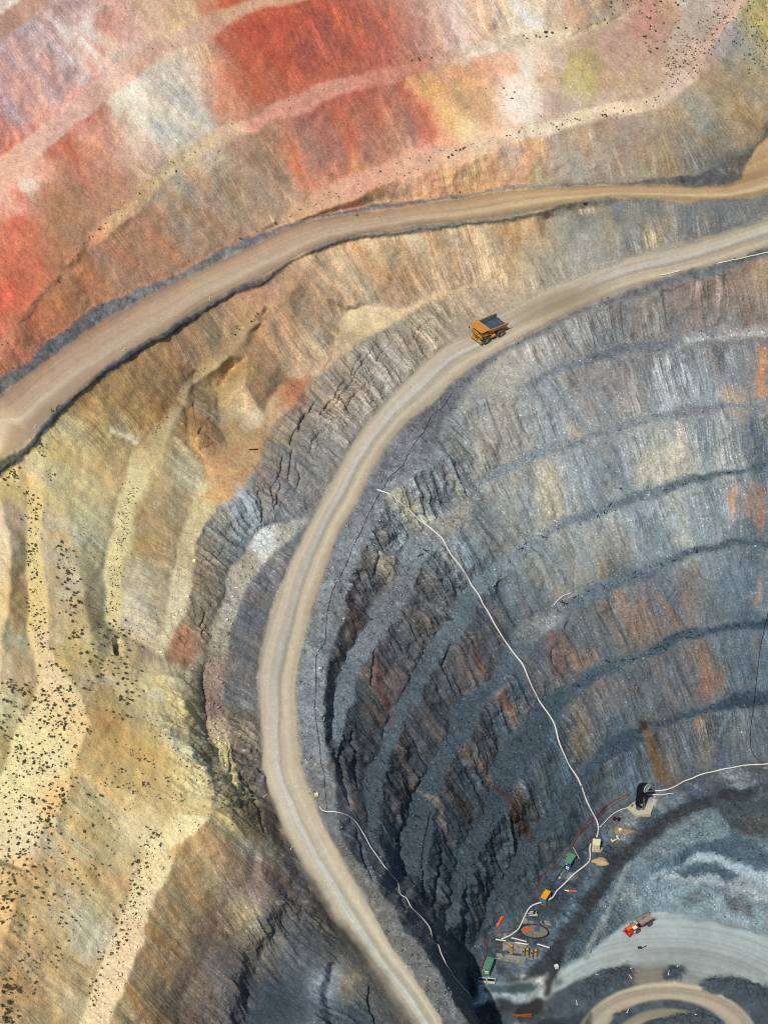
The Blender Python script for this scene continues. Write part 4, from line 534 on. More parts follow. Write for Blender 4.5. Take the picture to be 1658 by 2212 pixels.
class MB:
    def __init__(s): s.v = []; s.f = []
    def add(s, vs, fs): o = len(s.v); s.v += [tuple(x) for x in vs]; s.f += [tuple(i + o for i in f) for f in fs]; return s
    def box(s, c, d, M=None):
        c = Vector(c); vs = [c + Vector((x * d[0] / 2, y * d[1] / 2, z * d[2] / 2)) for x in (-1, 1) for y in (-1, 1) for z in (-1, 1)]
        if M: vs = [M @ q for q in vs]
        return s.add(vs, [(0, 1, 3, 2), (4, 6, 7, 5), (0, 4, 5, 1), (2, 3, 7, 6), (0, 2, 6, 4), (1, 5, 7, 3)])
    def hexa(s, p): return s.add(p, [(0, 1, 2, 3), (7, 6, 5, 4), (0, 4, 5, 1), (1, 5, 6, 2), (2, 6, 7, 3), (3, 7, 4, 0)])     # two quads, bottom then top
    def plate(s, q, th):                                            # a quad given a thickness along its normal
        q = [Vector(x) for x in q]; n = (q[1] - q[0]).cross(q[2] - q[0]).normalized() * th; return s.hexa([x - n for x in q] + q)
    def bar(s, a, b, w): return s.cyl(a, b, w, 6)
    def cyl(s, a, b, r, n=12, r2=None, cap=True):
        a, b = Vector(a), Vector(b); z = (b - a).normalized(); x = z.orthogonal().normalized(); y = z.cross(x); r2 = r if r2 is None else r2
        vs = []
        for p, q in ((a, r), (b, r2)): vs += [p + (x * math.cos(t) + y * math.sin(t)) * q for t in [2 * math.pi * k / n for k in range(n)]]
        fs = [(k, (k + 1) % n, n + (k + 1) % n, n + k) for k in range(n)]
        if cap: fs += [tuple(range(n))[::-1], tuple(range(n, 2 * n))]
        return s.add(vs, fs)
    def ring(s, a, b, ro, ri, n=24):
        a, b = Vector(a), Vector(b); z = (b - a).normalized(); x = z.orthogonal().normalized(); y = z.cross(x); vs = []
        for p, q in ((a, ro), (b, ro), (b, ri), (a, ri)): vs += [p + (x * math.cos(t) + y * math.sin(t)) * q for t in [2 * math.pi * k / n for k in range(n)]]
        return s.add(vs, [(g * n + k, g * n + (k + 1) % n, ((g + 1) % 4) * n + (k + 1) % n, ((g + 1) % 4) * n + k) for g in range(4) for k in range(n)])
    def tube(s, path, r, n=8):
        P = [Vector(p) for p in path]; vs = []; fs = []; up = Vector((0, 0, 1)); m = len(P)
        for i, p in enumerate(P):
            t = (P[min(i + 1, m - 1)] - P[max(i - 1, 0)]).normalized(); x = t.cross(up); x = x.normalized() if x.length > 1e-3 else Vector((1, 0, 0)); y = x.cross(t); rr = r[i] if hasattr(r, '__len__') else r
            vs += [p + (x * math.cos(a) + y * math.sin(a)) * rr for a in [2 * math.pi * k / n for k in range(n)]]
        for i in range(m - 1): fs += [(i * n + k, i * n + (k + 1) % n, (i + 1) * n + (k + 1) % n, (i + 1) * n + k) for k in range(n)]
        fs += [tuple(range(n))[::-1], tuple(range((m - 1) * n, m * n))]; return s.add(vs, fs)
    def build(s, name, mat, parent=None, smooth=False, bevel=0):
        me = bpy.data.meshes.new(name); me.from_pydata(s.v, [], s.f)
        bm = bmesh.new(); bm.from_mesh(me); bmesh.ops.recalc_face_normals(bm, faces=bm.faces)
        if bevel: bmesh.ops.bevel(bm, geom=bm.edges[:], offset=bevel, segments=1, affect='EDGES', clamp_overlap=True)
        bm.to_mesh(me); bm.free()
        if smooth: me.polygons.foreach_set('use_smooth', [True] * len(me.polygons))
        me.materials.append(mat); o = bpy.data.objects.new(name, me); COL.objects.link(o)
        if parent: o.parent = parent
        return o
def tag(o, label, cat, group=None, kind=None):
    if label: o['label'] = label
    if cat: o['category'] = cat
    if group: o['group'] = group
    if kind: o['kind'] = kind
    return o
def thing(name, label, cat, loc, head=0., group=None):
    o = bpy.data.objects.new(name, None); COL.objects.link(o); o.location = loc; o.rotation_euler = (0, 0, head); o.empty_display_size = 1
    return tag(o, label, cat, group)
def heading(a, b):
    d = gp(*b) - gp(*a); return math.atan2(d.y, d.x)
YEL = pm('machine yellow', 'bc8a34', .14, .6, h2='8a6c34'); ORA = pm('tray orange', 'c8843a', .10, .6, h2='b07430'); BLK = pm('black rubber', '1a1a1c', .2, .85); TYR = pm('dusty tyre', '4a4744', .15, .9, h2='343334')
STL = pm('worn shaded tray steel', '4c5a66', .12, .5, .2, .6, h2='3c4854'); DRK = pm('dark machinery', '15161c', .2, .6); RIM = pm('dusty rim', '8a7c60', .15, .7); GLS = pm('dark glass', '10161c', .1, .15)  # tray steel colour includes the blue shade inside the empty body
RED = pm('truck red', 'b8241c', .15, .5, h2='982018'); WHT = pm('white paint', 'd8d8d2', .08, .5); RUS = pm('rusted steel', '6a4a38', .2, .8, 0, 1.2, h2='4c382e'); GRY = pm('dusty grey steel', '8a877a', .15, .8, h2='6f6c62')
CRM = pm('cream paint', 'd8cfa8', .06, .6); GRN = pm('green paint', '4f8468', .10, .6, h2='44745c'); CYA = pm('cyan tank', '1c8fae', .12, .5); BLU = pm('blue paint', '1c4a9c', .15, .5); CON = pm('concrete', '8c887c', .12, .9, 0, .8, h2='68665e')
NAV = pm('navy duct sheet', '0d0f1e', .3, .45); PALE = pm('pale duct lining', 'a8b4a8', .15, .7); PIP = pm('white poly pipe', 'd2cec6', .08, .6, 0, .3); HOS = pm('red brown hose', '7a3626', .2, .7, 0, .8, h2='5a3428'); CAB = pm('black cable', '17191c', .2, .7)
SAND = pm('sand coloured sheet', 'b09468', .12, .9, 0, .9, h2='98805c'); OGT = pm('orange sheet', 'e0542c', .10, .7); REDD = pm('red dye', 'e8402a', .10, .5); LIN = pm('black liner', '141416', .2, .6); GRID = pm('grey slab', '77746c', .14, .8, 0, 1.1, h2='625f58')

def wheel(parent, x, y, r, wd, side, tm=TYR, rm=RIM):
    t = MB().ring((x, y - wd / 2, r), (x, y + wd / 2, r), r, r * .52, 22); 
    for k in range(22):                                             # tread lugs
        a = 2 * math.pi * k / 22; M = Matrix.Translation((x, y, r)) @ Matrix.Rotation(a, 4, 'Y'); t.box((r * .99, 0, 0), (r * .06, wd * .96, r * .11), M)
    w_ = bpy.data.objects.new('wheel', None); COL.objects.link(w_); w_.parent = parent
    t.build('tyre', tm, w_); h = MB().cyl((x, y - wd * .3, r), (x, y + wd * .3, r), r * .54, 18); yo = y + side * wd * .3
    h.ring((x, yo, r), (x, yo + side * wd * .12, r), r * .5, r * .38, 18); h.cyl((x, yo, r), (x, yo + side * wd * .22, r), r * .24, 12)
    h.build('rim', rm, w_)
# ------------------------------------------------------------------ the yellow haul truck coming down the lower road
T = thing('haul_truck', 'big yellow haul truck with an empty dark tray driving on the lower haul road', 'truck', gp(1054, 727), heading((1092, 705), (1012, 750)))
T.location.z += .05; T.scale = (.92,) * 3
c = MB(); c.box((-.6, 1.0, 2.1), (10.6, .5, .9)); c.box((-.6, -1.0, 2.1), (10.6, .5, .9)); c.box((-3.4, 0, 1.7), (1.0, 5.0, .9)); c.box((3.3, 0, 1.6), (.9, 5.0, .7)); c.box((.6, 2.2, 1.9), (1.6, 1.1, 1.1)); c.box((.6, -2.2, 1.9), (1.6, 1.1, 1.1)); c.build('chassis', YEL, T)
c = MB(); c.box((4.3, 0, 2.5), (2.3, 3.0, 2.3)); c.box((3.4, 0, 3.2), (2.4, 4.6, 1.0)); c.box((1.5, 1.4, 3.1), (1.2, 1.4, 1.4)); c.build('engine_bay', DRK, T)
c = MB(); c.box((4.4, 0, 3.82), (3.3, 6.6, .14)); c.box((5.0, 2.55, 3.0), (1.5, 1.3, .16)); c.box((5.0, -2.55, 3.0), (1.5, 1.3, .16))
for y in (-3.25, 3.25): c.plate([(2.6, y, 3.9), (1.2, y, 3.1), (1.2, y - math.copysign(1.1, y), 3.1), (2.6, y - math.copysign(1.1, y), 3.9)], .12)
c.build('deck', YEL, T)
c = MB(); c.box((5.75, 0, 1.25), (.6, 6.2, .55)); c.box((5.7, 2.6, 1.7), (.5, 1.0, .5)); c.box((5.7, -2.6, 1.7), (.5, 1.0, .5)); c.build('bumper', YEL, T)
c = MB(); c.box((5.5, 0, 2.6), (.12, 2.4, 1.9)); g = c.build('grille', BLK, T)
c = MB(); [c.box((5.59, -1.3 + .43 * k, 2.6), (.07, .09, 2.0)) for k in range(7)]; c.box((5.6, 0, 3.6), (.1, 3.0, .2)); c.box((5.6, 0, 1.68), (.1, 3.0, .2)); c.build('grille_frame', YEL, g)
c = MB(); c.box((4.6, 1.9, 4.62), (1.9, 1.7, 1.45)); cab_ = c.build('cab', YEL, T)
c = MB(); c.box((5.57, 1.9, 4.8), (.05, 1.5, .8)); c.box((4.6, 2.77, 4.8), (1.5, .05, .8)); c.build('window', GLS, cab_)
c = MB()
for y0, y1 in ((.2, 1.3), (-.2, -1.3)):
    a0, a1 = Vector((5.95, y0 * 1.4, 1.4)), Vector((5.75, y1 * 2.2, 3.85))
    for off in (0, .65): c.bar(a0 + Vector((0, off, 0)), a1 + Vector((0, off, 0)), .06)
    for k in range(8): p = a0.lerp(a1, k / 7); c.bar(p, p + Vector((0, .65, 0)), .05)
c.build('ladder', YEL, T)
c = MB()
for y in (-3.25, 3.25):
    for x in (2.9, 4.4, 5.95): c.bar((x, y, 3.9), (x, y, 4.9), .045)
    c.bar((2.9, y, 4.9), (5.95, y, 4.9), .045); c.bar((2.9, y, 4.4), (5.95, y, 4.4), .04)
for y in (-3.25, -2.2, -1.1, 0, 1.0): c.bar((5.95, y, 3.9), (5.95, y, 4.9), .045)
c.bar((5.95, -3.25, 4.9), (5.95, 1.0, 4.9), .045); c.bar((5.95, -3.25, 4.4), (5.95, 1.0, 4.4), .04); c.build('handrail', YEL, T)
for y in (-2.2, 2.2): MB().box((6.02, y, 2.1), (.08, .9, .35)).build('headlight', WHT, T)
for y in (-3.75, 3.75): m_ = MB(); m_.bar((5.7, y * .87, 4.6), (5.9, y, 4.7), .04); m_.box((5.92, y, 4.75), (.12, .5, .8)); m_.build('mirror', DRK, T)
# dump body: floor, flared sides, front wall and the canopy that shelters the deck
B = []
fl = [(1.6, 2.6, 3.7), (1.6, -2.6, 3.7), (-6.3, -3.1, 4.2), (-6.3, 3.1, 4.2)]; rim = [(2.3, 3.45, 5.9), (2.3, -3.45, 5.9), (-6.6, -3.55, 5.55), (-6.6, 3.55, 5.55)]
c = MB(); c.hexa([Vector(p) - Vector((0, 0, .3)) for p in (fl[0], fl[1], fl[2], fl[3])] + [Vector(p) for p in fl])
for s in (0, 1):
    f0, f1, r0, r1 = (fl[0], fl[3], rim[0], rim[3]) if s == 0 else (fl[1], fl[2], rim[1], rim[2]); o = Vector((0, .18 if s == 0 else -.18, 0))
    c.hexa([Vector(f0), Vector(f1), Vector(f1) + o, Vector(f0) + o, Vector(r0), Vector(r1), Vector(r1) + o, Vector(r0) + o])
    for k in range(5):                                              # ribs outside
        a = Vector(f0).lerp(Vector(f1), .08 + .2 * k) + o; b = Vector(r0).lerp(Vector(r1), .08 + .2 * k) + o; c.cyl(a, b, .16, 4)
    c.cyl(Vector(r0) + o * .5, Vector(r1) + o * .5, .17, 6)
c.hexa([Vector(fl[0]), Vector(fl[1]), Vector(fl[1]) + Vector((.2, 0, 0)), Vector(fl[0]) + Vector((.2, 0, 0)), Vector(rim[0]), Vector(rim[1]), Vector(rim[1]) + Vector((.2, 0, 0)), Vector(rim[0]) + Vector((.2, 0, 0))])
body = c.build('dump_body', ORA, T)
c = MB(); c.plate([(2.1, 3.62, 5.98), (2.1, -3.62, 5.98), (6.25, -3.7, 6.25), (6.25, 3.7, 6.25)][::-1], .2); c.box((2.2, 0, 6.02), (.32, 7.1, .14)); c.build('canopy', ORA, body)
MB().box((2.2, 0, 6.13), (.5, 6.9, .08)).build('canopy_edge', GRY, body)
c = MB(); e = .03
c.plate([Vector(p) + Vector((0, 0, e + .02)) for p in fl], .02)
for s in (0, 1):
    f0, f1, r0, r1 = (fl[0], fl[3], rim[0], rim[3]) if s == 0 else (fl[1], fl[2], rim[1], rim[2]); o = Vector((0, -e if s == 0 else e, 0)); q = [Vector(f0) + o, Vector(f1) + o, Vector(r1) + o, Vector(r0) + o]; c.plate(q if s else q[::-1], .02)
c.plate([Vector(p) - Vector((e, 0, 0)) for p in (fl[0], fl[1], rim[1], rim[0])], .02); c.build('tray_liner', STL, body)
for y, sd_ in ((2.75, 1), (-2.75, -1)): wheel(T, 3.3, y, 1.55, 1.05, sd_)
for y, sd_ in ((3.0, 1), (1.75, 1), (-1.75, -1), (-3.0, -1)): wheel(T, -3.4, y, 1.6, 1.05, sd_)
c = MB(); c.cyl((1.2, 2.9, 2.2), (-.6, 2.9, 2.2), .55, 12); c.build('fuel_tank', YEL, T)

# ------------------------------------------------------------------ the red articulated truck on the pit floor
T = thing('articulated_truck', 'red articulated dump truck with an empty grey tray parked on the pale pit floor', 'truck', gp(1380, 2003), heading((1408, 1985), (1350, 2018)))
T.location.z += .03; RZ = 0
c = MB(); c.hexa([(5.2, 1.45, .7), (5.2, -1.45, .7), (1.2, -1.5, .7), (1.2, 1.5, .7), (5.0, 1.4, 1.55), (5.0, -1.4, 1.55), (1.2, -1.5, 1.75), (1.2, 1.5, 1.75)]); c.box((5.3, 0, .75), (.4, 2.9, .5)); fb = c.build('front_body', RED, T)
MB().box((5.13, -.1, 1.25), (.06, 1.1, .5)).build('grille', DRK, T)
for y in (-1.1, 1.1): MB().cyl((5.1, y, 1.3), (5.18, y, 1.3), .17, 10).build('headlight', WHT, T)
c = MB(); c.box((3.6, -.55, 1.75), (2.3, 1.5, .22)); c.box((4.4, -.4, 1.72), (.8, 1.2, .2)); c.cyl((2.2, -.9, 1.7), (2.2, -.9, 2.3), .14, 8); c.build('hood', pm('hood amber', 'c87c24', .2, .5, 0, 1.5, h2='b04a20'), T)
c = MB(); c.box((2.0, -.3, 1.85), (1.0, 1.9, .3)); c.build('engine_cover', pm('dusty tan', '9a7c48', .2, .8), T)
c = MB(); c.box((2.9, .95, 2.05), (1.3, 1.05, 1.0)); cb = c.build('cab', RED, T)
MB().box((2.9, .95, 2.63), (1.45, 1.2, .13)).build('cab_roof', WHT, cb)
c = MB(); c.box((3.57, .95, 2.2), (.05, .85, .55)); c.box((2.9, 1.49, 2.2), (1.0, .05, .55)); c.build('window', GLS, cb)
c = MB(); c.box((3.3, 1.52, 1.3), (.7, .08, .9)); c.build('door', WHT, T)
c = MB(); c.bar((4.9, 1.5, .6), (5.5, 1.75, .9), .06); c.box((5.5, 1.8, 1.0), (.12, .35, .3)); c.build('mirror', DRK, T)
c = MB(); c.box((.4, 0, 1.0), (1.8, 1.1, .7)); c.box((-2.2, 0, .95), (5.0, 1.3, .5)); c.build('hitch_frame', DRK, T)
fl = [(-.1, 1.0, 1.35), (-.1, -1.0, 1.35), (-4.9, -1.15, 1.7), (-4.9, 1.15, 1.7)]; rim = [(.55, 1.62, 2.75), (.55, -1.62, 2.75), (-5.0, -1.65, 2.75), (-5.0, 1.65, 2.75)]
c = MB(); c.hexa([Vector(p) - Vector((0, 0, .2)) for p in fl] + [Vector(p) for p in fl])
for s in (0, 1):
    f0, f1, r0, r1 = (fl[0], fl[3], rim[0], rim[3]) if s == 0 else (fl[1], fl[2], rim[1], rim[2]); o = Vector((0, .1 if s == 0 else -.1, 0)); c.hexa([Vector(f0), Vector(f1), Vector(f1) + o, Vector(f0) + o, Vector(r0), Vector(r1), Vector(r1) + o, Vector(r0) + o])
    for k in range(5): a = Vector(f0).lerp(Vector(f1), .1 + .2 * k) + o; b = Vector(r0).lerp(Vector(r1), .1 + .2 * k) + o; c.cyl(a, b, .07, 4)
c.hexa([Vector(fl[0]), Vector(fl[1]), Vector(fl[1]) + Vector((.14, 0, 0)), Vector(fl[0]) + Vector((.14, 0, 0)), Vector(rim[0]), Vector(rim[1]), Vector(rim[1]) + Vector((.14, 0, 0)), Vector(rim[0]) + Vector((.14, 0, 0))]); by = c.build('dump_body', RED, T)
c = MB(); e = .02; c.plate([Vector(p) + Vector((0, 0, .04)) for p in fl], .02)
for s in (0, 1):
    f0, f1, r0, r1 = (fl[0], fl[3], rim[0], rim[3]) if s == 0 else (fl[1], fl[2], rim[1], rim[2]); o = Vector((0, -e if s == 0 else e, 0)); q = [Vector(f0) + o, Vector(f1) + o, Vector(r1) + o, Vector(r0) + o]; c.plate(q if s else q[::-1], .015)
c.plate([Vector(p) - Vector((e, 0, 0)) for p in (fl[0], fl[1], rim[1], rim[0])], .015); c.build('tray_liner', GRY, by)
c = MB(); c.cyl(Vector(rim[0]), Vector(rim[3]), .1, 6); c.cyl(Vector(rim[1]), Vector(rim[2]), .1, 6); c.build('tray_rim', RUS, by)
for x, r in ((2.0, .95), (-2.9, .95)):
    for y, sd_ in ((1.35, 1), (-1.35, -1)): wheel(T, x, y, r, .68, sd_, TYR, pm('grey rim', '77777a', .12, .7))

# ------------------------------------------------------------------ black ventilation duct
base = gp(1381, 1743); T = thing('ventilation_duct', 'tall black ventilation duct with an elbow open to the right on a pale slab', 'duct', base, 0)
c = MB(); 
for k in range(5):
    z = .7 + k * 1.45; c.cyl((0, 0, z), (0, 0, z + 1.4), 1.45, 24); c.ring((0, 0, z + 1.38), (0, 0, z + 1.47), 1.56, 1.3, 24)
c.build('duct_shaft', NAV, T)
dx, dy = math.cos(R(-42)), math.sin(R(-42)); path = []; H = 7.9
for k in range(6): a = R(90) * k / 5; q = 1.7 * (1 - math.cos(a)); path.append((dx * q, dy * q, H + 1.7 * math.sin(a)))
path.append((dx * 2.0, dy * 2.0, H + 1.7)); e_ = MB(); e_.tube(path, 1.45, 24); eb = e_.build('elbow', NAV, T)
p = Vector((dx * 2.0, dy * 2.0, H + 1.7)); d = Vector((dx, dy, 0)); MB().ring(p - d * .05, p + d * .16, 1.56, 1.18, 24).build('mouth_ring', PALE, eb); MB().cyl(p + d * .01, p + d * .04, 1.2, 20).build('mouth_screen', PALE, eb)
c = MB()
for a in range(4): t = R(45 + 90 * a); c.bar((2.0 * math.cos(t), 2.0 * math.sin(t), 0), (1.5 * math.cos(t), 1.5 * math.sin(t), 4.2), .08)
for z in (1.2, 2.6): c.ring((0, 0, z), (0, 0, z + .1), 1.62, 1.48, 24)
c.build('support_frame', DRK, T)
c = MB(); 
for x in (-.25, .25): c.bar((x + .9, -1.45, 0), (x + .9, -1.45, 5.5), .04)
for k in range(14): c.bar((.65, -1.45, .3 + .38 * k), (1.15, -1.45, .3 + .38 * k), .03)
c.build('ladder', GRY, T); MB().box((.25, -1.5, 2.2), (.55, .06, .4)).build('plate', WHT, T); c = MB(); c.box((-.6, -1.6, .45), (1.0, .7, .8)); c.cyl((.4, -1.7, .4), (1.0, -1.5, .4), .3, 10); c.build('fan_motor', pm('teal machine', '3c6470', .2, .6), T)
def slab(name, pix, th, mat, label, cat, group=None, lift=.02):
    P = [gp(*q) for q in pix]; zc = max(p.z for p in P); n = len(P); z1 = zc + lift + th
    lo = [Vector((p.x, p.y, min(p.z, zc) - .8)) for p in P]; hi = [Vector((p.x, p.y, z1)) for p in P]
    o = MB().add(lo + hi, [tuple(range(n)), tuple(range(n, 2 * n))] + [(k, (k + 1) % n, n + (k + 1) % n, n + k) for k in range(n)]).build(name, mat); tag(o, label, cat, group); return o
slab('concrete_slab', [(1352, 1747), (1370, 1732), (1412, 1736), (1404, 1762), (1372, 1765)], .1, pm('pale slab', 'b4ae98', .1, .9), 'pale concrete slab under the black ventilation duct', 'slab')
slab('concrete_slab', [(1086, 2036), (1122, 2036), (1136, 2044), (1134, 2062), (1084, 2054)], .15, CON, 'concrete slab carrying the row of yellow pumps', 'slab')
slab('concrete_slab', [(1072, 2060), (1136, 2070), (1130, 2085), (1070, 2073)], .12, CON, 'long bare concrete slab in front of the yellow pumps', 'slab')
slab('concrete_slab', [(1130, 1983), (1186, 1990), (1190, 2000), (1176, 1998), (1124, 1993)], .1, CON, 'grey concrete slab behind the oval sump', 'slab')
# ------------------------------------------------------------------ cabins, cages and containers along the platform
def box_thing(name, label, cat, pix, head): return thing(name, label, cat, gp(*pix) + Vector((0, 0, .05)), head)
hd = heading((1276, 1838), (1291, 1818))                             # front of the boxes looks down the platform
T = box_thing('kiosk', 'square cream switch kiosk standing where the white pipes meet', 'kiosk', (1286, 1836), heading((1277, 1833), (1297, 1835)))
MB().box((0, 0, 1.85), (2.3, 2.4, 3.1)).build('cabin', CRM, T, bevel=.04); MB().box((0, 0, .16), (2.6, 2.6, .28)).build('skid', SAND, T); MB().box((0, 0, 3.46), (2.45, 2.55, .1)).build('roof', CRM, T)
pn = pm('kiosk panel', 'b8b294', .1, .6)
for x in (-.72, 0, .72):
    for z in (.9, 1.75, 2.6): MB().box((x, -1.22, z), (.58, .05, .66)).build('panel', pn, T)
MB().box((1.17, -.2, 2.4), (.05, .7, .7)).build('window', GLS, T); c = MB(); c.box((1.7, -.4, .22), (.8, 2.6, .16)); [c.box((1.7, -1.5 + .5 * k, .1), (.7, .1, .2)) for k in range(5)]; c.build('step', SAND, T)
T = box_thing('generator_shelter', 'small blue generator under a green sloping roof beside the red hoses', 'generator', (1230, 1868), heading((1223, 1878), (1237, 1857)))
c = MB(); c.plate([(2.0, -1.1, 2.9), (2.0, 1.1, 2.9), (-2.0, 1.1, 2.55), (-2.0, -1.1, 2.55)], .1); c.build('roof', GRN, T)
[MB().bar((x, y, 0), (x, y, 2.6), .06).build('post', GRY, T) for x in (-1.8, 1.8) for y in (-.95, .95)]
MB().box((-.5, 0, 1.2), (2.4, 1.5, 1.7)).build('housing', BLU, T, bevel=.05); MB().box((-1.74, .45, 1.5), (.06, .4, .5)).build('gauge_panel', WHT, T)
for y in (-.5, .1): MB().cyl((-2.1, y, 0), (-2.1, y, .8), .26, 12).build('drum', WHT, T)
MB().box((-.3, 0, .14), (3.6, 1.9, .2)).build('skid', DRK, T)
T = box_thing('pump_unit', 'yellow caged pump unit with a cyan tank at its end', 'pump', (1177, 1948), heading((1170, 1954), (1181, 1935)))
c = MB(); c.box((0, 0, 3.3), (3.7, 1.9, .16)); c.build('roof', pm('bright amber', 'dc9a18', .08, .5), T)
c = MB(); [c.box((x, y, 1.7), (.16, .16, 3.2)) for x in (-1.75, 1.75) for y in (-.85, .85)]; [c.box((0, y, z), (3.5, .16, .16)) for y in (-.85, .85) for z in (.3, 3.1)]; [c.box((x, 0, .3), (.16, 1.8, .2)) for x in (-1.75, 1.75)]; c.build('frame', YEL, T)
c = MB(); c.box((-1.35, 0, 1.75), (.7, 1.25, 2.3)); c.build('tank', CYA, T, bevel=.22); c = MB(); [MB().box((-1.72, 0, z), (.05, 1.1, .08)).build('tank_band', pm('dark cyan', '14708c', .1, .5), T) for z in (1.2, 1.8, 2.4)]; c = MB(); c.box((.6, 0, 1.3), (2.0, 1.4, 1.9)); c.cyl((.9, 0, 2.2), (.9, 0, 2.8), .16, 8); c.build('motor', DRK, T)
c = MB(); c.bar((-1.2, 1.2, .2), (-.2, 1.9, 1.3), .07); c.build('arm', YEL, T)
T = box_thing('container', 'green site container with a white air conditioner at the foot of the wall', 'container', (1054, 2096), heading((1048, 2108), (1060, 2076)))
MB().box((0, 0, 1.6), (4.9, 2.15, 2.8)).build('container_box', GRN, T, bevel=.03); [(lambda c: ([c.box((-2.2 + .37 * k, sy * 1.09, 1.6), (.12, .05, 2.5)) for k in range(13)], c.box((0, sy * 1.08, 2.9), (4.8, .05, .1)), c.box((0, sy * 1.08, .3), (4.8, .05, .1)), c.build('corrugated_side', GRN, T)))(MB()) for sy in (-1, 1)]
MB().box((0, 0, 3.03), (5.0, 2.25, .1)).build('roof', GRN, T); MB().box((.2, .1, 3.1), (.5, .18, .03)).build('rust_mark', RUS, T); a = MB().box((-2.6, -.2, 1.7), (.35, .95, .85)).build('air_conditioner', WHT, T); MB().ring((-2.78, -.2, 1.7), (-2.82, -.2, 1.7), .33, .2, 14).build('fan', GRY, a); MB().box((-2.5, .7, 2.3), (.12, .35, .35)).build('switch_box', WHT, T); MB().box((0, 0, .1), (4.8, 2.0, .2)).build('skid', DRK, T)
for k, (px, py) in enumerate([(1041, 2120), (1060, 2122)]):
    T = box_thing('trough', 'white open steel trough, the %s of the pair below the green container' % ('left one', 'right one')[k], 'trough', (px, py), heading((1041, 2120), (1060, 2122))); T['group'] = 'white troughs'
    c = MB(); [c.box((x, 0, .5), (.1, 1.4, .95)) for x in (-1.15, 1.15)]; [c.box((0, y, .5), (2.2, .1, .95)) for y in (-.65, .65)]; c.box((0, 0, .1), (2.2, 1.2, .1)); c.build('trough_body', WHT, T); MB().box((0, 0, .45), (2.15, 1.15, .5)).build('fill', DRK, T)
def pump(px, py, label, body):
    T = thing('pump', label, 'pump', gp(px, py) + Vector((0, 0, .2)), heading((1105, 2062), (1107, 2040)), 'pumps on the slab')
    c = MB(); c.cyl((-.9, 0, .75), (.35, 0, .75), .42, 14); c.cyl((.35, 0, .75), (.6, 0, .75), .55, 14); c.build('motor', body, T, smooth=False); c = MB(); c.ring((.8, -.3, .9), (.8, .3, .9), .7, .15, 16); c.cyl((.8, 0, .9), (1.7, 0, .9), .2, 10); c.build('volute', body, T)
    c = MB(); [c.bar((x, y, 0), (x * .8, y * .7, .6), .06) for x in (-1.3, -.3, .9) for y in (-.5, .5)]; c.box((-.3, 0, .05), (2.6, 1.0, .1)); c.build('feet', GRY, T); MB().box((.1, 0, 1.25), (.5, .4, .3)).build('terminal_box', DRK, T)
for px, py, lb, b in [(1104, 2054, 'yellow pump alone at the left end of the slab', YEL), (1138, 2062, 'yellow pump in the middle of the row beside the grey ones', YEL), (1156, 2064, 'yellow pump at the right end of the row on the slab', YEL), (1129, 2064, 'grey pump between the left and middle yellow pumps', GRY), (1147, 2066, 'grey pump between the middle and right yellow pumps', GRY)]: pump(px, py, lb, b)
# oval sump
P0 = gp(1153, 2013); hd = heading((1122, 2010), (1186, 2017)); T = thing('sump', 'oval grey sump with a black rim and bright red dye in one corner', 'sump', P0 + Vector((0, 0, .1)), hd)
n = 40; el_ = lambda a, s: (4.35 * s * math.cos(a), 2.75 * s * math.sin(a))
MB().tube([(*el_(2 * math.pi * k / n, 1), .15) for k in range(n + 1)], .2, 8).build('rim', LIN, T)
MB().add([(*el_(2 * math.pi * k / n, .99), -.3) for k in range(n)] + [(*el_(2 * math.pi * k / n, .99), .04) for k in range(n)], [tuple(range(n))[::-1], tuple(range(n, 2 * n))] + [(k, (k + 1) % n, n + (k + 1) % n, n + k) for k in range(n)]).build('floor', GRID, T)
c = MB(); [c.box((x, 0, .06), (.05, 2.6 * 2 * math.sqrt(max(0, 1 - (x / 4.3) ** 2)), .03)) for x in (-2, -.6, .8, 2.2)]; [c.box((0, y, .065), (7.6, .05, .03)) for y in (-1.2, 0)]; c.build('joint', RUS, T)
def blob(name, mat, parent, cx, cy, rx, ry, rot, z, th=.03, seed=1, n=22):
    rr = random.Random(seed); pts_ = []
    for k in range(n): a = 2 * math.pi * k / n; q = 1 + rr.uniform(-.22, .22); x, y = rx * q * math.cos(a), ry * q * math.sin(a); pts_.append((cx + x * math.cos(rot) - y * math.sin(rot), cy + x * math.sin(rot) + y * math.cos(rot)))
    return MB().add([(x, y, z - th) for x, y in pts_] + [(x, y, z) for x, y in pts_], [tuple(range(n))[::-1], tuple(range(n, 2 * n))] + [(k, (k + 1) % n, n + (k + 1) % n, n + k) for k in range(n)]).build(name, mat, parent)
blob('dye_patch', REDD, T, -2.2, .6, 1.7, .5, R(48), .11, seed=4); blob('dye_patch', pm('orange dye', 'b0623a', .15, .7), T, -3.2, .9, .6, .5, 0, .09, seed=5); blob('dye_patch', pm('orange dye', 'b0623a', .15, .7), T, 1.0, 1.9, 1.4, .22, R(-12), .1, seed=6)
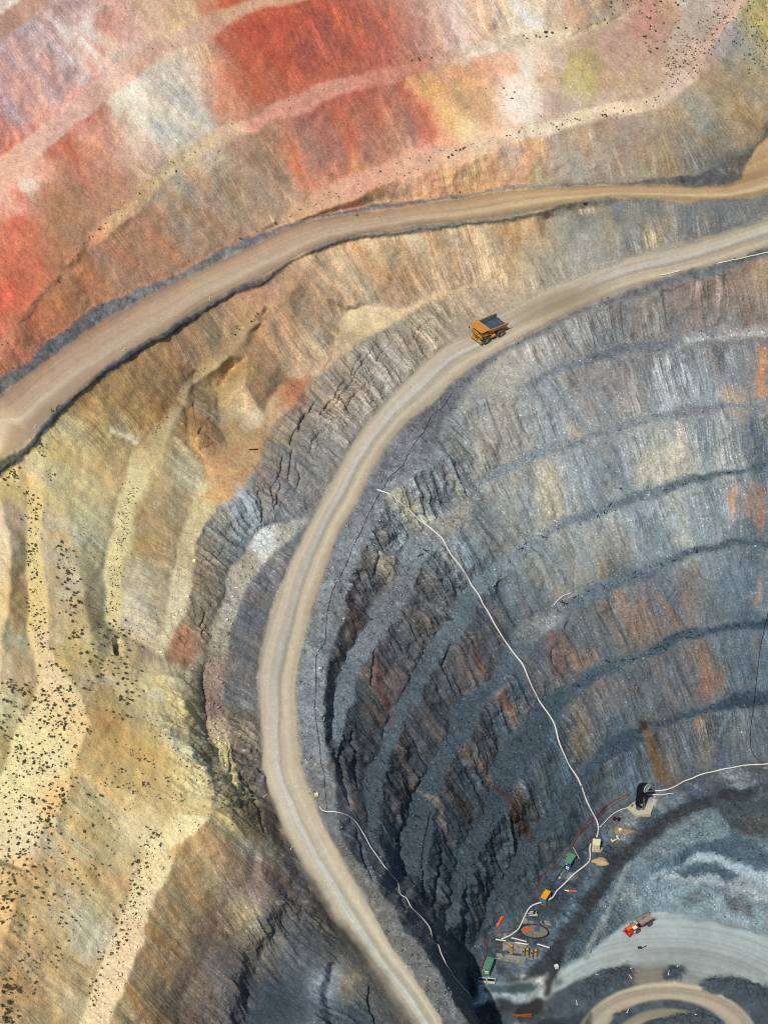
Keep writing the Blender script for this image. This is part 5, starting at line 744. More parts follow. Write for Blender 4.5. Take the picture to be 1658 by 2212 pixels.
def drape(name, mat, label, cat, px, py, rx, ry, rot, hgt, seed, group=None):
    rr = random.Random(seed); c = gp(px, py); n, rings = 22, 6; vs = []; fs = []
    ph = [rr.uniform(0, 6.28) for _ in range(3)]; prof = [1 + .16 * math.sin(2 * 2 * math.pi * k / n + ph[0]) + .10 * math.sin(3 * 2 * math.pi * k / n + ph[1]) + .06 * math.sin(5 * 2 * math.pi * k / n + ph[2]) for k in range(n)]
    for j in range(rings + 1):
        s = j / rings
        for k in range(n):
            a = 2 * math.pi * k / n; q = prof[k] * s; x, y = rx * q * math.cos(a), ry * q * math.sin(a); X, Y = x * math.cos(rot) - y * math.sin(rot), x * math.sin(rot) + y * math.cos(rot)
            vs.append((X, Y, .06 + hgt * (1 - s * s) * (1 + .25 * math.sin(3 * a + seed)) + (.05 * rr.uniform(-1, 1) if 0 < j < rings else 0) - (.25 if j == rings else 0)))
    for j in range(rings): fs += [(j * n + k, j * n + (k + 1) % n, (j + 1) * n + (k + 1) % n, (j + 1) * n + k) for k in range(n)]
    o = MB().add(vs, fs).build(name, mat, None, True); o.location = c; N = gn(px, py); o.rotation_euler = N.to_track_quat('Z', 'Y').to_euler() if hgt < .5 else (0, 0, 0); return tag(o, label, cat, group)
drape('tarpaulin', OGT, 'bright orange sheet lying on the dark slope above the pumps', 'tarpaulin', 1081, 1986, 2.4, .8, R(18), .25, 3)
drape('sand_heap', SAND, 'split heap of tan sand below the cream kiosk', 'heap', 1295, 1862, 2.9, 1.6, R(5), .9, 5)
T = drape('earth_pad', pm('brown pad', '8c7660', .1, .9, h2='7c6854'), 'flat brown earth pad with a round pale cap above the cream kiosk', 'earth pad', 1340, 1791, 4.6, 2.1, R(-8), .5, 8)
MB().cyl((-.3, -.4, .4), (-.3, -.4, .95), .55, 18).build('cap', pm('pale cap', 'd8cdaa', .06, .7), T)
T = thing('concrete_frame', 'pale concrete frame lying beside the brown earth pad', 'frame', gp(1328, 1812) + Vector((0, 0, .3)), R(25))
c = MB(); c.box((0, 0, .1), (2.4, .35, .3)); c.box((-1.1, 0, .2), (.35, 1.7, .4)); c.box((1.1, 0, .2), (.35, 1.7, .4)); c.box((1.5, 1.2, .1), (1.9, .5, .3)); c.build('beam', CRM, T)
def lone(name, label, cat, pix, head, parts, group=None, up=.05):
    T = thing(name, label, cat, gp(*pix) + Vector((0, 0, up)), head, group)
    for nm, mb, mt in parts: mb.build(nm, mt, T)
    return T
lone('pipe_section', 'short orange pipe lying across the dark platform right of the yellow pump unit', 'pipe', (1236, 1926), R(-4), [('pipe', MB().cyl((-1.4, 0, .3), (1.2, 0, .3), .24, 12), OGT), ('coupling', MB().cyl((-1.7, 0, .3), (-1.35, 0, .3), .32, 12), CRM), ('fitting', MB().cyl((-2.5, .25, .25), (-1.7, .05, .3), .18, 8), CRM)])
lone('steel_beam', 'rusty orange steel beam at the bottom edge of the pit floor', 'beam', (1127, 2196), R(4), [('flange', MB().box((0, 0, .12), (5.6, .7, .1)).box((0, 0, .62), (5.6, .7, .1)), pm('orange rust', '8c4a24', .2, .8, h2='5c4030')), ('web', MB().box((0, 0, .37), (5.6, .12, .4)), RUS)])
lone('water_tank', 'small white water cube left by itself at the edge of the pit floor', 'tank', (1201, 2091), R(20), [('tank', MB().box((0, 0, .65), (1.15, 1.05, 1.0)), WHT), ('pallet', MB().box((0, 0, .08), (1.2, 1.1, .14)), SAND)])
lone('debris', 'flat dark piece of scrap on the pale floor below the red truck', 'debris', (1386, 2047), R(8), [('scrap', MB().hexa([(-1.5, -.4, 0), (-.2, -.5, 0), (0, .3, 0), (-1.4, .4, 0), (-1.3, -.3, .35), (-.4, -.35, .3), (-.2, .2, .28), (-1.2, .3, .38)]), DRK), ('strip', MB().hexa([(-.1, -.3, 0), (1.6, .3, 0), (1.5, .55, 0), (0, 0, 0), (0, -.2, .14), (1.5, .35, .2), (1.45, .5, .2), (.1, 0, .16)]), DRK)])
lone('signboard', 'dark blue board standing on the grey ground below the upper road', 'sign', (1262, 446), R(0), [('board', MB().box((0, 0, 1.0), (1.5, .12, 1.0)), pm('dark blue board', '141c34', .1, .5)), ('post', MB().bar((-.5, .1, 0), (-.5, .1, 1.4), .05), GRY), ('post', MB().bar((.5, .1, 0), (.5, .1, 1.4), .05), GRY)])
lone('crate', 'pale cream crate beside the lower road where the thin pipe starts', 'crate', (683, 1719), R(15), [('crate_body', MB().box((0, 0, .4), (1.1, .9, .8)), CRM), ('pallet', MB().box((0, 0, .06), (1.2, 1.0, .12)), SAND)])
lone('pipe_section', 'short black pipe lying on the sandy bench under the brown slope', 'pipe', (548, 972), R(6), [('pipe', MB().cyl((-1.4, 0, .25), (1.4, 0, .25), .2, 10), BLK), ('collar', MB().cyl((-1.5, 0, .25), (-1.3, 0, .25), .26, 10), BLK)])
lone('drum', 'two small black drums behind the brown earth pad', 'drums', (1331, 1772), R(0), [('drum', MB().cyl((-.7, 0, 0), (-.7, 0, .9), .5, 14), DRK), ('drum', MB().cyl((.6, -.2, 0), (.6, -.2, .9), .5, 14), DRK)])
lone('barrel', 'blue barrel beside the white troughs below the green container', 'barrel', (1034, 2112), 0, [('shell', MB().cyl((0, 0, 0), (0, 0, .95), .34, 14), BLU), ('lid', MB().cyl((0, 0, .95), (0, 0, 1.0), .3, 14), DRK)])
lone('pole', 'pale green pole leaning beside the green roofed generator', 'pole', (1243, 1845), heading((1238, 1829), (1252, 1857)), [('shaft', MB().bar((-2.4, 0, .5), (2.4, 0, .35), .13), pm('pale green', 'a4b49c', .1, .6)), ('foot', MB().box((2.4, 0, .2), (.5, .4, .4)), GRY)])
lone('pole', 'pale strut in front of the blue generator, reaching down to the pipe', 'pole', (1213, 1890), heading((1220, 1882), (1208, 1901)), [('shaft', MB().bar((-1.7, 0, .5), (1.7, 0, .3), .1), pm('pale green', 'a4b49c', .1, .6)), ('foot', MB().box((1.7, 0, .2), (.5, .4, .4)), CRM)])
T = lone('valve_frame', 'jumble of pale timber and valves above the grey slab by the pipe', 'frame', (1150, 1978), R(5), [('timber', MB().box((0, -.6, .15), (2.6, .25, .25)).box((.9, .1, .2), (.25, 1.6, .3)).box((-.7, .3, .15), (1.6, .2, .2)).box((.2, .8, .2), (2.2, .2, .2)), CRM), ('valve', MB().cyl((.5, .4, .1), (.5, .4, .9), .3, 10).cyl((0, .3, .5), (1.0, .5, .5), .18, 10), DRK)])
for k, (a, b) in enumerate([((1070, 2031), (1092, 2034)), ((1104, 2027), (1136, 2035)), ((1112, 2038), (1140, 2043)), ((1160, 2040), (1186, 2050))]):
    A, Bq = gp(*a) + Vector((0, 0, .4)), gp(*b) + Vector((0, 0, .4)); o = MB().cyl(A, Bq, .2, 10).cyl(A, A + (Bq - A) * .06, .28, 10).cyl(Bq, Bq - (Bq - A) * .06, .28, 10).build('pipe_spool', PIP)
    tag(o, ['short white pipe spool left of the yellow pumps', 'white pipe spool behind the left yellow pump', 'white pipe spool along the back edge of the pump slab', 'white pipe spool behind the right yellow pump'][k], 'pipe', 'white pipe spools')
# ------------------------------------------------------------------ pipes, hoses and cables lying over the benches
def run(name, s, r, mat, label, cat, group=None, sag=2, lift_=.25, n=8):
    p = np.array(pts(s)); d = np.r_[0, np.cumsum(np.hypot(*np.diff(p, axis=0).T))]; q = np.arange(0, d[-1] + 3, 4.); U = np.interp(q, d, p[:, 0]); V = np.interp(q, d, p[:, 1])
    W = bil(POS, U, V); NN = bil(NB, U, V)
    up = r * 1.0 + lift_; P = W + np.array([0, 0, 1.]) * up * .6 + NN * up * .5
    for _ in range(sag):
        S = P.copy(); S[1:-1] = (P[:-2] + P[1:-1] * 2 + P[2:]) / 4
        dz = S - W; P = np.where(((S - W) * NN).sum(1)[:, None] > r * .4, S, W + NN * r * .6 + (S - W - NN * ((S - W) * NN).sum(1)[:, None]))
    o = MB().tube([Vector(x) for x in P], r, n).build(name, mat, None, True); return tag(o, label, cat, group)
run('water_pipe', '814,1060 840,1068 880,1103 915,1133 952,1160 962,1180 985,1217 1008,1253 1030,1283 1050,1315 1066,1350 1083,1382 1100,1402 1118,1425 1130,1450 1146,1488 1160,1512 1182,1542 1195,1562 1201,1590 1211,1622 1226,1652 1240,1672 1254,1698 1264,1730 1276,1755 1289,1776 1293,1794 1287,1812', .25, PIP, 'long white water pipe running down the benches from the lower road to the cream kiosk', 'pipe', None, 8)
run('water_pipe', '1275,1824 1272,1833 1274,1851 1272,1865 1253,1879 1231,1898 1215,1914 1201,1926 1193,1942 1172,1952 1150,1957 1140,1966 1128,1990 1119,2010 1103,2022 1082,2031', .24, PIP, 'white pipe winding along the platform from the cream kiosk to the pumps', 'pipe', None, 3)
run('water_pipe', '1294,1789 1308,1775 1325,1758 1339,1752 1360,1746', .15, PIP, 'thin white pipe from the cream kiosk up to the black duct', 'pipe', None, 3)
run('water_pipe', '1393,1711 1429,1711 1450,1704 1478,1688 1516,1674 1568,1662 1620,1653 1658,1652 1720,1650', .21, PIP, 'white pipe along the foot of the wall right of the black duct', 'pipe', None, 4)
run('water_pipe', '1396,1719 1429,1720 1454,1715', .17, PIP, 'short white pipe beside the black duct, in front of the longer one', 'pipe', None, 3)
run('water_pipe', '690,1742 693,1752 702,1756 722,1754 745,1761 768,1776 780,1796 800,1830 820,1862 838,1884 858,1908', .14, PIP, 'thin pale pipe curving off the lower road near the cream crate', 'pipe', None, 6)
run('water_pipe', '858,1908 870,1935 890,1968 912,1990 928,2010 938,2030 945,2044', .14, PIP, 'thin pale pipe, middle length above the dark clefts below the lower road', 'pipe', None, 6)
run('water_pipe', '945,2044 952,2062 965,2085 985,2112 1005,2140 1022,2160 1031,2172', .14, PIP, 'thin pale pipe, lowest length reaching the pit floor', 'pipe', None, 6)
run('water_pipe', '1551,570 1586,563 1631,554 1658,547 1720,536', .17, WHT, 'white pipe along the outer edge of the lower road at the right', 'pipe', None, 2)
run('water_pipe', '1426,597 1447,592 1468,587', .17, WHT, 'short white pipe on the outer edge of the lower road above the brown face', 'pipe', None, 2)
run('water_pipe', '1195,1309 1202,1299 1214,1288 1231,1283 1232,1281', .15, WHT, 'short curved white pipe on the bench among scrap bars', 'pipe', None, 2)
run('power_cable', '974,853 957,880 929,901 915,936 887,967 870,1006 842,1030 818,1068 797,1110 790,1125 766,1174 745,1226 717,1281 707,1323 702,1386 682,1420 682,1497 679,1532 689,1601 693,1650 700,1671 702,1705 706,1745', .075, CAB, 'black cable along the grey shoulder of the lower road', 'cable', None, 1, .1, 6)
run('power_cable', '1664,1290 1655,1335 1640,1400 1632,1470 1625,1540 1620,1560 1618,1600 1620,1622 1632,1640 1650,1655', .1, CAB, 'black cable hanging down the wall at the right edge', 'cable', None, 10, .3, 6)
run('power_cable', '1180,1935 1200,1900 1214,1878 1224,1862 1240,1848 1262,1834 1276,1820', .1, CAB, 'black cable between the yellow pump unit and the cream kiosk', 'cable', None, 2, .1, 6)
run('hose', '1363,1711 1325,1730 1304,1744 1283,1765 1266,1775 1252,1796 1238,1817 1231,1831 1217,1851 1197,1872 1176,1883 1162,1900 1157,1921', .12, HOS, 'long red brown hose from the black duct down to the yellow pump unit', 'hose', None, 2, .1, 6)
run('hose', '1358,1718 1328,1736 1306,1752 1288,1768 1268,1782 1255,1797 1242,1812 1234,1830 1238,1846', .12, HOS, 'second red brown hose, ending at the green roofed generator', 'hose', None, 2, .1, 6)
run('hose', '1252,1799 1260,1808 1268,1812 1276,1815', .08, HOS, 'thin hose branching off to the cream kiosk', 'hose', None, 2, .1, 6)
run('hose', '1106,2009 1090,2014 1061,2016 1054,2022 1047,2070 1037,2098 1036,2110', .13, HOS, 'red brown hose looping down beside the green container', 'hose', None, 2, .1, 6)
# ------------------------------------------------------------------ scrap bars on the benches, marker posts
BARS = '1134,1174 1127,1184 1210,1134 1271,1278 1242,1290 1221,1306 1214,1302 1370,1236 1370,1247 1402,1222 1426,1221 1455,1210 1502,1195 1318,1090 1304,1108 1290,1115 1174,1160 1419,1400 1435,1403 1407,1414 1344,1427 1308,1427 1367,1424 1594,1351 1488,1368 1534,1363 1485,1377 1244,1483 1278,1459 919,1191 908,1200 882,1229 801,1337 967,1341 811,1718 900,1765 1436,1058 1338,1056 1575,1020'
bar_mat = pm('scrap steel', '22242a', .2, .7)
proto = None
for k, (u, v) in enumerate(pts(BARS)):
    if proto is None: proto = MB().box((0, 0, .1), (2.4, .22, .2)).box((.4, .3, .12), (1.3, .16, .16), Matrix.Rotation(R(28), 4, 'Z')).build('scrap_bar', bar_mat); o = proto
    else: o = proto.copy(); COL.objects.link(o)
    o.location = gp(u, v) + Vector((0, 0, .05)); o.rotation_euler = (random.uniform(-.1, .1), random.uniform(-.1, .1), random.uniform(0, 6.28)); o.scale = [random.uniform(.7, 1.25)] * 3
    tag(o, 'dark bar of scrap steel lying on one of the working benches', 'scrap', 'scrap bars on the benches')
proto = None
for k, (u, v) in enumerate(pts('113,729 267,757 76,922 453,648 700,1556 627,1836 877,2089 573,1719')):
    if proto is None: proto = MB().cyl((0, 0, -.1), (.1, 0, 1.2), .09, 8).cyl((0, 0, 0), (0, 0, .12), .2, 8).build('marker_post', WHT); o = proto
    else: o = proto.copy(); COL.objects.link(o)
    o.location = gp(u, v); o.rotation_euler = (random.uniform(-.4, .4), random.uniform(-.4, .4), 0); tag(o, 'small white marker post at the edge of a haul road', 'post', 'marker posts along the haul roads')
for k, (u, v) in enumerate(pts('1360,2095 1461,2091 1442,2110 1362,2115 1245,2171 1353,2188 1501,2194 1285,2108')):
    o = proto.copy(); COL.objects.link(o); o.location = gp(u, v); o.rotation_euler = (random.uniform(-.7, .7), random.uniform(-.7, .7), 0); o.scale = (1.2,) * 3; tag(o, 'white marker post on the rubble islands of the pit floor', 'post', 'marker posts on the pit floor')
# ------------------------------------------------------------------ saltbush and small trees on the old berms
BUSH = bpy.data.materials.new('saltbush'); BUSH.use_nodes = True; t_ = BUSH.node_tree; b_ = t_.nodes['Principled BSDF']; b_.inputs['Roughness'].default_value = .9; b_.inputs['Specular IOR Level'].default_value = .1
oi_ = t_.nodes.new('ShaderNodeObjectInfo'); tc_ = t_.nodes.new('ShaderNodeTexCoord'); nz_ = t_.nodes.new('ShaderNodeTexNoise'); nz_.inputs['Scale'].default_value = 2.2; t_.links.new(tc_.outputs['Object'], nz_.inputs['Vector'])
rp_ = t_.nodes.new('ShaderNodeValToRGB'); rp_.color_ramp.elements[0].color = (.045, .046, .026, 1); rp_.color_ramp.elements[1].color = (.15, .14, .08, 1); rp_.color_ramp.elements[0].position = .3; rp_.color_ramp.elements[1].position = .75
t_.links.new(nz_.outputs['Fac'], rp_.inputs[0]); t_.links.new(rp_.outputs[0], b_.inputs['Base Color'])
def bush_mesh(seed, lobes, leaves):
    rr = np.random.default_rng(seed); vs = []; fs = []
    ctr = [(rr.uniform(-.5, .5), rr.uniform(-.5, .5), rr.uniform(.3, .6), rr.uniform(.34, .58)) for _ in range(lobes)]
    for x, y, z, r in ctr:
        bm = bmesh.new(); bmesh.ops.create_icosphere(bm, subdivisions=1, radius=1); o = len(vs)
        for q in bm.verts: k = r * .8 * rr.uniform(.7, 1.15); vs.append((x + q.co.x * k, y + q.co.y * k, max(0, z + q.co.z * k)))
        fs += [tuple(v_.index + o for v_ in f.verts) for f in bm.faces]; bm.free()
    for _ in range(leaves):
        x, y, z, r = ctr[rr.integers(lobes)]; d = rr.standard_normal(3); d /= np.linalg.norm(d); p = np.array([x, y, z]) + d * r * rr.uniform(.75, 1.2); a = rr.standard_normal(3) * .11; b = rr.standard_normal(3) * .11; o = len(vs)
        p[2] = max(p[2], .03); vs += [tuple(p - a), tuple(p + b), tuple(p + a), tuple(p - b)]; fs.append((o, o + 1, o + 2, o + 3))
    me = bpy.data.meshes.new('shrub'); me.from_pydata(vs, [], fs); me.materials.append(BUSH); return me
BM = [bush_mesh(s, 3 + s % 3, 80) for s in range(5)]
SM = [bush_mesh(20 + s, 1 + s % 2, 14) for s in range(4)]
PL = []                                                             # u, v, diameter in picture units, cluster
def at_list(s, cl_, k=1.):
    for e in s.split(): a = e.split(','); PL.append((float(a[0]), float(a[1]), float(a[2]) * k, cl_))
rs = random.Random(11)
def along(s, width, n, dmin, dmax, cl_, pw=2.2):
    p = np.array(pts(s)); d = np.r_[0, np.cumsum(np.hypot(*np.diff(p, axis=0).T))]
    for _ in range(n):
        q = rs.uniform(0, d[-1]); u, v = np.interp(q, d, p[:, 0]), np.interp(q, d, p[:, 1]); i = min(np.searchsorted(d, q), len(p) - 1); i = max(i, 1); t = p[i] - p[i - 1]; t = t / np.hypot(*t); w_ = width[0] + (width[1] - width[0]) * q / d[-1] if isinstance(width, tuple) else width
        o = rs.gauss(0, .42) * w_; PL.append((u - t[1] * o, v + t[0] * o, dmin + (dmax - dmin) * rs.random() ** pw, cl_))
A = 'dark shrub on the pink second berm under the red face'
at_list('887,132,8 905,126,8 905,131,9 930,126,8 625,217,5 625,234,6 610,236,4 590,239,4 565,239,3 699,193,4 667,192,3 635,200,4 737,182,4 872,135,3 955,121,4', 'second berm, middle')
at_list('1024,95,4 1090,84,5 1100,80,4 1025,111,4 1115,80,5 1130,78,8 1137,83,7 1155,78,8 1165,80,8 1178,70,12 1192,71,11 1180,80,9 1222,61,10 1250,62,6 1288,52,7 1305,42,8 1310,50,6 1318,15,9 1322,30,7 1326,22,6 1275,52,5 1142,90,4 1255,67,4', 'second berm, right')
at_list('819,370,8 857,354,5 870,365,4 886,342,6 903,367,5 893,364,4 858,375,6 883,375,7 872,380,6 925,348,7 930,341,6 905,334,4 917,333,4 935,329,4 950,326,5 960,325,4 968,340,8 975,336,10 970,338,8 985,326,9 992,325,10 1000,322,10 1005,319,8 1018,314,5 1030,318,4 1055,305,4 1065,297,4 840,385,5 820,397,4 775,398,5 775,391,4 733,384,3 710,416,5 728,418,6 730,425,7 700,420,5 712,428,4 695,433,4 682,442,5 675,438,4 648,455,6 590,446,5 632,465,5 625,470,4 655,445,4 665,440,3 742,420,4 778,414,5 785,386,3 815,350,3', 'third berm, left')
at_list('1092,294,7 1102,293,6 1115,300,6 1126,278,6 1122,285,7 1120,288,8 1144,268,5 1150,285,6 1162,279,5 1165,290,5 1167,252,5 1190,268,6 1196,270,7 1200,274,7 1207,280,8 1213,269,7 1225,259,5 1232,262,5 1240,257,7 1245,258,7 1250,260,6 1300,250,10 1305,248,9 1310,252,8 1302,241,6 1308,238,5 1325,233,6 1332,246,5 1345,240,7 1330,255,5 1362,238,6 1395,220,7 1412,212,7 1415,216,6 1420,208,6 1410,230,5 1320,220,5 1345,219,5 1395,192,5 1430,180,5 1438,192,5', 'third berm, right')
at_list('1089,192,8 1110,200,7 1106,213,9 1093,205,5 1087,230,5 1050,192,6', 'white streak')
at_list('500,268,5 423,330,7 412,336,4 395,331,4 398,340,4 375,352,6 369,350,5 345,375,5 358,374,6 357,378,4 382,371,9 398,382,4 402,384,5 385,398,6 320,391,4 331,396,5 289,412,5 303,420,9 332,426,4 310,411,3 267,439,4 260,437,4 268,440,3 254,453,4 247,455,4 240,464,5 264,467,5 227,483,6 215,496,9 218,492,6 226,495,5 200,512,5 194,513,6 183,526,6 167,538,4 170,550,4 158,562,4 124,609,8 85,610,3 98,622,4 5,744,5 15,742,5 330,105,5 371,100,6 100,270,4 117,280,5 474,329,7 471,330,5 466,346,4 419,369,4', 'second berm, left')
at_list('406,566,8 520,517,11 555,502,6 595,482,9 627,468,5 770,465,8 940,411,8 994,415,7 845,436,6 1022,310,4 223,659,6 146,715,7 30,797,7 104,738,4', 'road bank')
def scatter(poly, n, dmin, dmax, cl_, pw=2.4):
    p = np.array(pts(poly)); x0, y0 = p.min(0); x1, y1 = p.max(0); q = np.roll(p, -1, 0); k = 0
    while k < n:
        x, y = rs.uniform(x0, x1), rs.uniform(y0, y1); c = (p[:, 1] <= y) != (q[:, 1] <= y); xi = p[c, 0] + (y - p[c, 1]) * (q[c, 0] - p[c, 0]) / (q[c, 1] - p[c, 1])
        if (xi > x).sum() % 2: PL.append((x, y, dmin + (dmax - dmin) * rs.random() ** pw, cl_)); k += 1
scatter('1300,0 1480,0 1470,60 1440,110 1400,130 1380,60', 80, 3.5, 12, 'upper right slope'); scatter('1440,110 1480,60 1540,20 1580,30 1540,110 1510,160 1450,190 1420,150', 260, 3, 8, 'upper right spur', 2)
scatter('1500,0 1680,0 1680,150 1620,170 1560,60', 260, 3, 8, 'upper right corner', 2); scatter('1420,120 1500,100 1520,170 1440,190', 40, 3, 6, 'upper right spur'); scatter('1480,240 1640,200 1640,260 1540,300', 14, 2.5, 5, 'upper right corner')
along('85,1075 70,1110 66,1180 70,1240 74,1290 78,1330 82,1370 95,1410', 26, 260, 2.5, 8.5, 'left strip', 2.4)
along('20,1020 60,1060 75,1090', 14, 20, 4, 9, 'left strip'); along('105,1010 115,1040', 14, 18, 3, 7, 'left strip'); along('0,1042 20,1030 45,1015', 12, 14, 5, 12, 'road foot'); along('112,890 124,880 140,880', 10, 10, 4, 9, 'road foot'); along('80,960 95,990', 16, 24, 3, 8, 'road foot')
along('135,1170 150,1250 158,1310 165,1370 190,1420 230,1470', (24, 90), 260, 2.5, 11, 'yellow band', 2.6); along('140,1225 150,1280 155,1340', 16, 14, 7, 12, 'yellow band', 1)
along('250,1360 262,1440 268,1500 280,1550', 46, 110, 3, 11, 'second strip', 1.7); along('300,1540 380,1620 470,1720 540,1800', 26, 110, 2.5, 7, 'ridge')
scatter('90,1420 150,1440 200,1560 180,1640 60,1680 0,1600 0,1460 50,1480', 420, 2.5, 10, 'pale flat', 2.6); scatter('90,1480 150,1470 180,1540 120,1600 60,1540', 50, 5, 11, 'pale flat', 1); along('0,1470 30,1480 60,1500', 12, 22, 4, 10, 'pale flat')
scatter('0,1600 180,1640 150,1720 60,1860 0,1980', 380, 2.5, 9, 'pale flat, lower', 2); along('130,1700 90,1790 50,1880 20,1950 0,2000', 40, 90, 4, 12, 'pale flat, lower', 1.5)
scatter('120,1720 230,1640 330,1700 260,1830 200,1960 120,2100 30,2212 0,2212 0,2060 60,1930', 420, 2.3, 8.5, 'lower left face', 2.2); scatter('220,1580 420,1680 400,1750 250,1690', 90, 2.5, 7, 'yellow face', 2); scatter('370,1720 460,1740 440,1800 380,1800', 50, 2, 4.5, 'pale shelf'); along('0,2140 30,2130 10,2190 20,2212', 16, 24, 6, 14, 'lower left face', 1)
along('345,1790 320,1830 300,1890 280,1960 245,2040 215,2120 190,2180', 30, 250, 2.5, 9, 'pale shelf', 2.2); scatter('330,1830 360,1830 330,1930 250,2150 230,2140', 70, 2, 5, 'pale shelf')
along('285,1040 270,1110 258,1180 248,1250 240,1320', 22, 230, 2.2, 5.5, 'grassy berm', 1.6); along('240,1340 240,1400', 40, 40, 4, 9, 'second strip'); scatter('170,1120 230,1200 225,1330 150,1180', 60, 2, 4.5, 'grassy berm'); along('310,970 340,930 380,870 420,810 460,780', 10, 50, 2, 6, 'old berm'); along('500,725 560,680 580,660', 8, 20, 3, 8, 'old berm'); scatter('270,1300 340,1290 350,1400 260,1380', 70, 2, 4.5, 'grey face'); along('420,1150 385,1250 365,1390', 10, 40, 2, 4, 'grey face')
along('380,1490 420,1530 440,1480 400,1440', 14, 40, 2, 5, 'knob'); along('470,1600 490,1650 500,1700', 16, 36, 2, 5, 'knob')
LBL = {'second berm, middle': 'dark shrub on the pink berm below the darkest red face', 'second berm, right': 'dark shrub on the pale berm at the top right', 'third berm, left': 'dark shrub on the lowest pink berm above the upper haul road', 'third berm, right': 'dark shrub on the pale berm above the brown slope at the right', 'white streak': 'dark shrub growing on the white streak in the face', 'second berm, left': 'dark shrub on the orange berm that slants down the upper left', 'road bank': 'dark shrub on the grey bank of the upper haul road',
       'upper right slope': 'dark shrub on the pink slope at the top right', 'upper right spur': 'dark shrub on the pink spur at the top right', 'upper right corner': 'dark shrub on the yellow green slope in the top right corner', 'left strip': 'dark shrub in the vertical strip on the pink slope at the left', 'road foot': 'green shrub at the foot of the upper road embankment at the left', 'yellow band': 'dark shrub in the slanting yellow band at the left', 'second strip': 'dark shrub near the black hole in the yellow slope', 'ridge': 'dark shrub on the yellow ridge that runs down to the lower road',
       'pale flat': 'dark shrub on the pale flat at the left edge', 'pale flat, lower': 'dark shrub on the lower pale flat at the left edge', 'lower left face': 'dark shrub on the tan face in the lower left', 'yellow face': 'dark shrub on the bright yellow face', 'pale shelf': 'dark shrub on the pale shelf above the brown face', 'grassy berm': 'small shrub on the yellow grassy berm below the upper road', 'old berm': 'shrub on the old berm crossing the brown slope', 'grey face': 'small shrub on the grey face left of the road', 'knob': 'small shrub on the yellow knob above the lower road'}
PX = .14
PL.sort(key=lambda e: -e[2]); n_ind = 0; rest = []
for u, v, d, cl_ in PL:
    if n_ind < 300 and -5 < u < 1663 and -5 < v < 2217:
        o = bpy.data.objects.new('shrub', BM[rs.randrange(5)]); COL.objects.link(o); s = d * PX * .48; o.location = gp(u, v) - Vector((0, 0, .05)); o.scale = (s * rs.uniform(.9, 1.2), s * rs.uniform(.85, 1.1), s * rs.uniform(.75, 1.1)); o.rotation_euler = (0, 0, rs.uniform(0, 6.28))
        tag(o, LBL[cl_], 'shrub', 'shrubs: ' + cl_); n_ind += 1
    else: rest.append((u, v, d))
vs = []; fs = []; off = 0
geo = [(np.array([q.co[:] for q in m.vertices]), [tuple(p.vertices) for p in m.polygons]) for m in SM]
for u, v, d in rest:
    co, fc = geo[rs.randrange(4)]; s = d * PX * .74; a = rs.uniform(0, 6.28); c_, s_ = math.cos(a), math.sin(a); M = np.array([[c_, -s_, 0], [s_, c_, 0], [0, 0, 1]]); g = gp(u, v)
    vs.append(co @ M.T * s + np.array(g) - [0, 0, .05]); fs += [tuple(i + off for i in f) for f in fc]; off += len(co)
me = bpy.data.meshes.new('small_shrubs'); me.from_pydata([tuple(x) for x in np.vstack(vs)], [], fs); me.materials.append(BUSH); o = bpy.data.objects.new('small_shrubs', me); COL.objects.link(o); tag(o, 'scatter of small dark saltbush over the old berms and slopes', 'shrubs', None, 'stuff')
# ------------------------------------------------------------------ loose rock fallen on benches and shoulders
rk = np.random.default_rng(5); wgt = (BENCH * low + SHOULD * .7 + WIND * .25 * low + heap * .8 + ISM * .6 + np.clip(blur(TRK.astype(float), 3), 0, 1) * 0).clip(0, 1) * (1 - RDM); inside = (UU > 0) & (UU < FW) & (VV > 0) & (VV < FH)
wgt = (wgt * inside).ravel(); wgt /= wgt.sum(); idx = rk.choice(len(wgt), 9000, p=wgt); pos = POS.reshape(-1, 3)[idx]; alb = ALB.reshape(-1, 3)[idx]
cube = np.array([(x, y, z) for x in (-1, 1) for y in (-1, 1) for z in (-1, 1)], float); cf = np.array([(0, 1, 3, 2), (4, 6, 7, 5), (0, 4, 5, 1), (2, 3, 7, 6), (0, 2, 6, 4), (1, 5, 7, 3)])
sz = .10 + .36 * rk.random(9000) ** 5; VX = []; 
for i in range(9000):
    c3 = cube * rk.uniform(.55, 1.1, (8, 3)) * sz[i] * rk.uniform(.6, 1.3, 3); a = rk.uniform(0, 6.28); M = np.array([[math.cos(a), -math.sin(a), 0], [math.sin(a), math.cos(a), 0], [0, 0, 1]]); VX.append(c3 @ M.T + pos[i] + [0, 0, sz[i] * .4])
VX = np.vstack(VX).astype(np.float32); FX = (cf[None] + (np.arange(9000) * 8)[:, None, None]).reshape(-1, 4)
me = bpy.data.meshes.new('loose_rocks'); me.vertices.add(len(VX)); me.vertices.foreach_set('co', VX.ravel()); me.loops.add(FX.size); me.loops.foreach_set('vertex_index', FX.ravel().astype(np.int32)); me.polygons.add(len(FX)); me.polygons.foreach_set('loop_start', np.arange(0, FX.size, 4, dtype=np.int32)); me.polygons.foreach_set('loop_total', np.full(len(FX), 4, np.int32))
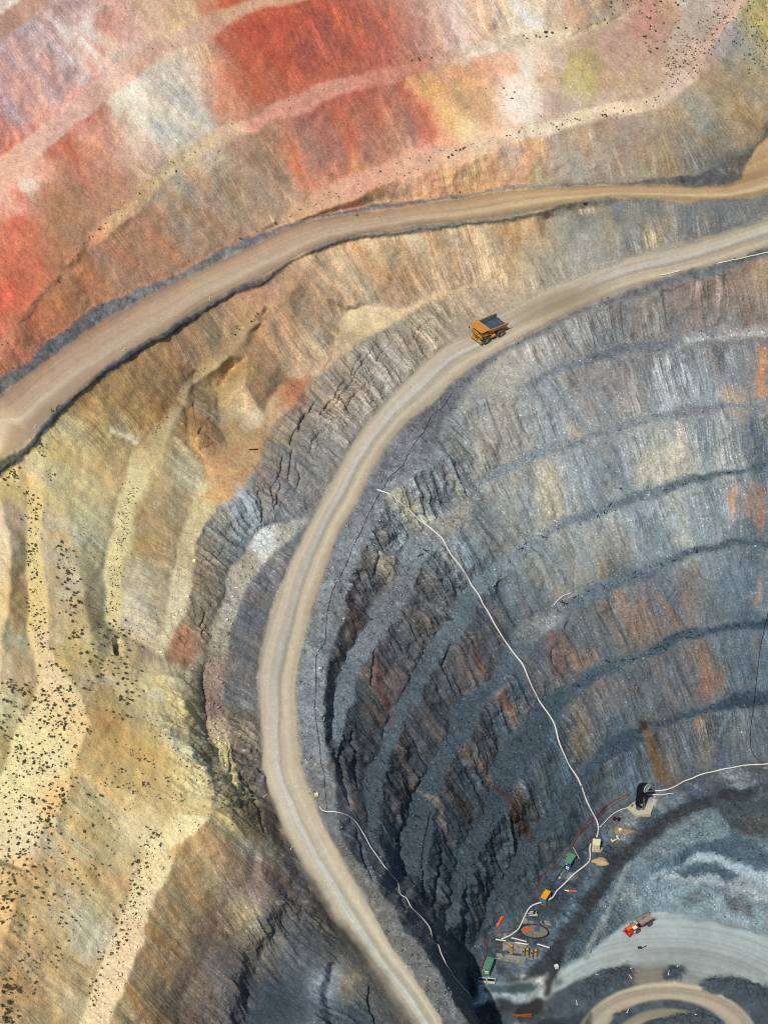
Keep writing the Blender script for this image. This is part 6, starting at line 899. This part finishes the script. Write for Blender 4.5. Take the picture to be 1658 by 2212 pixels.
at_ = me.attributes.new('rock', 'FLOAT_COLOR', 'POINT'); cc = np.ones((len(VX), 4), np.float32); cc[:, :3] = np.repeat(np.clip(alb * rk.uniform(.7, 1.7, (9000, 1)), .01, .8), 8, 0); at_.data.foreach_set('color', cc.ravel()); me.update(calc_edges=True); me.materials.append(MAT_ROCK)
o = bpy.data.objects.new('loose_rocks', me); COL.objects.link(o); tag(o, 'loose broken rock lying on the benches and road shoulders', 'rocks', None, 'stuff')

# ------------------------------------------------------------------ dust that hangs behind the haul truck
a, b = gp(1092, 704), gp(1330, 612); d = b - a; bm = bmesh.new(); bmesh.ops.create_icosphere(bm, subdivisions=3, radius=1)
me = bpy.data.meshes.new('dust_cloud'); bm.to_mesh(me); bm.free(); o = bpy.data.objects.new('dust_cloud', me); COL.objects.link(o); o.location = a.lerp(b, .48) + Vector((0, 0, 1.2)); o.scale = (d.length * .56, 7.5, 3.6); o.rotation_euler = (0, -math.asin(d.z / d.length), math.atan2(d.y, d.x))
m = bpy.data.materials.new('road dust'); m.use_nodes = True; t = m.node_tree; t.nodes.remove(t.nodes['Principled BSDF']); v = t.nodes.new('ShaderNodeVolumePrincipled'); v.inputs['Color'].default_value = (.78, .68, .5, 1); out = t.nodes['Material Output']; t.links.new(v.outputs[0], out.inputs['Volume'])
tc = t.nodes.new('ShaderNodeTexCoord'); ln = t.nodes.new('ShaderNodeVectorMath'); ln.operation = 'LENGTH'; t.links.new(tc.outputs['Object'], ln.inputs[0]); mr = t.nodes.new('ShaderNodeMapRange'); mr.inputs[1].default_value = 1; mr.inputs[2].default_value = .1; mr.inputs[3].default_value = 0; mr.inputs[4].default_value = .55; t.links.new(ln.outputs['Value'], mr.inputs[0])
n = t.nodes.new('ShaderNodeTexNoise'); n.inputs['Scale'].default_value = 3.5; t.links.new(tc.outputs['Object'], n.inputs['Vector']); mu = t.nodes.new('ShaderNodeMath'); mu.operation = 'MULTIPLY'; t.links.new(mr.outputs[0], mu.inputs[0]); t.links.new(n.outputs['Fac'], mu.inputs[1]); t.links.new(mu.outputs[0], v.inputs['Density'])
me.materials.append(m); tag(o, 'thin tan dust hanging over the road behind the yellow truck', 'dust', None, 'stuff')
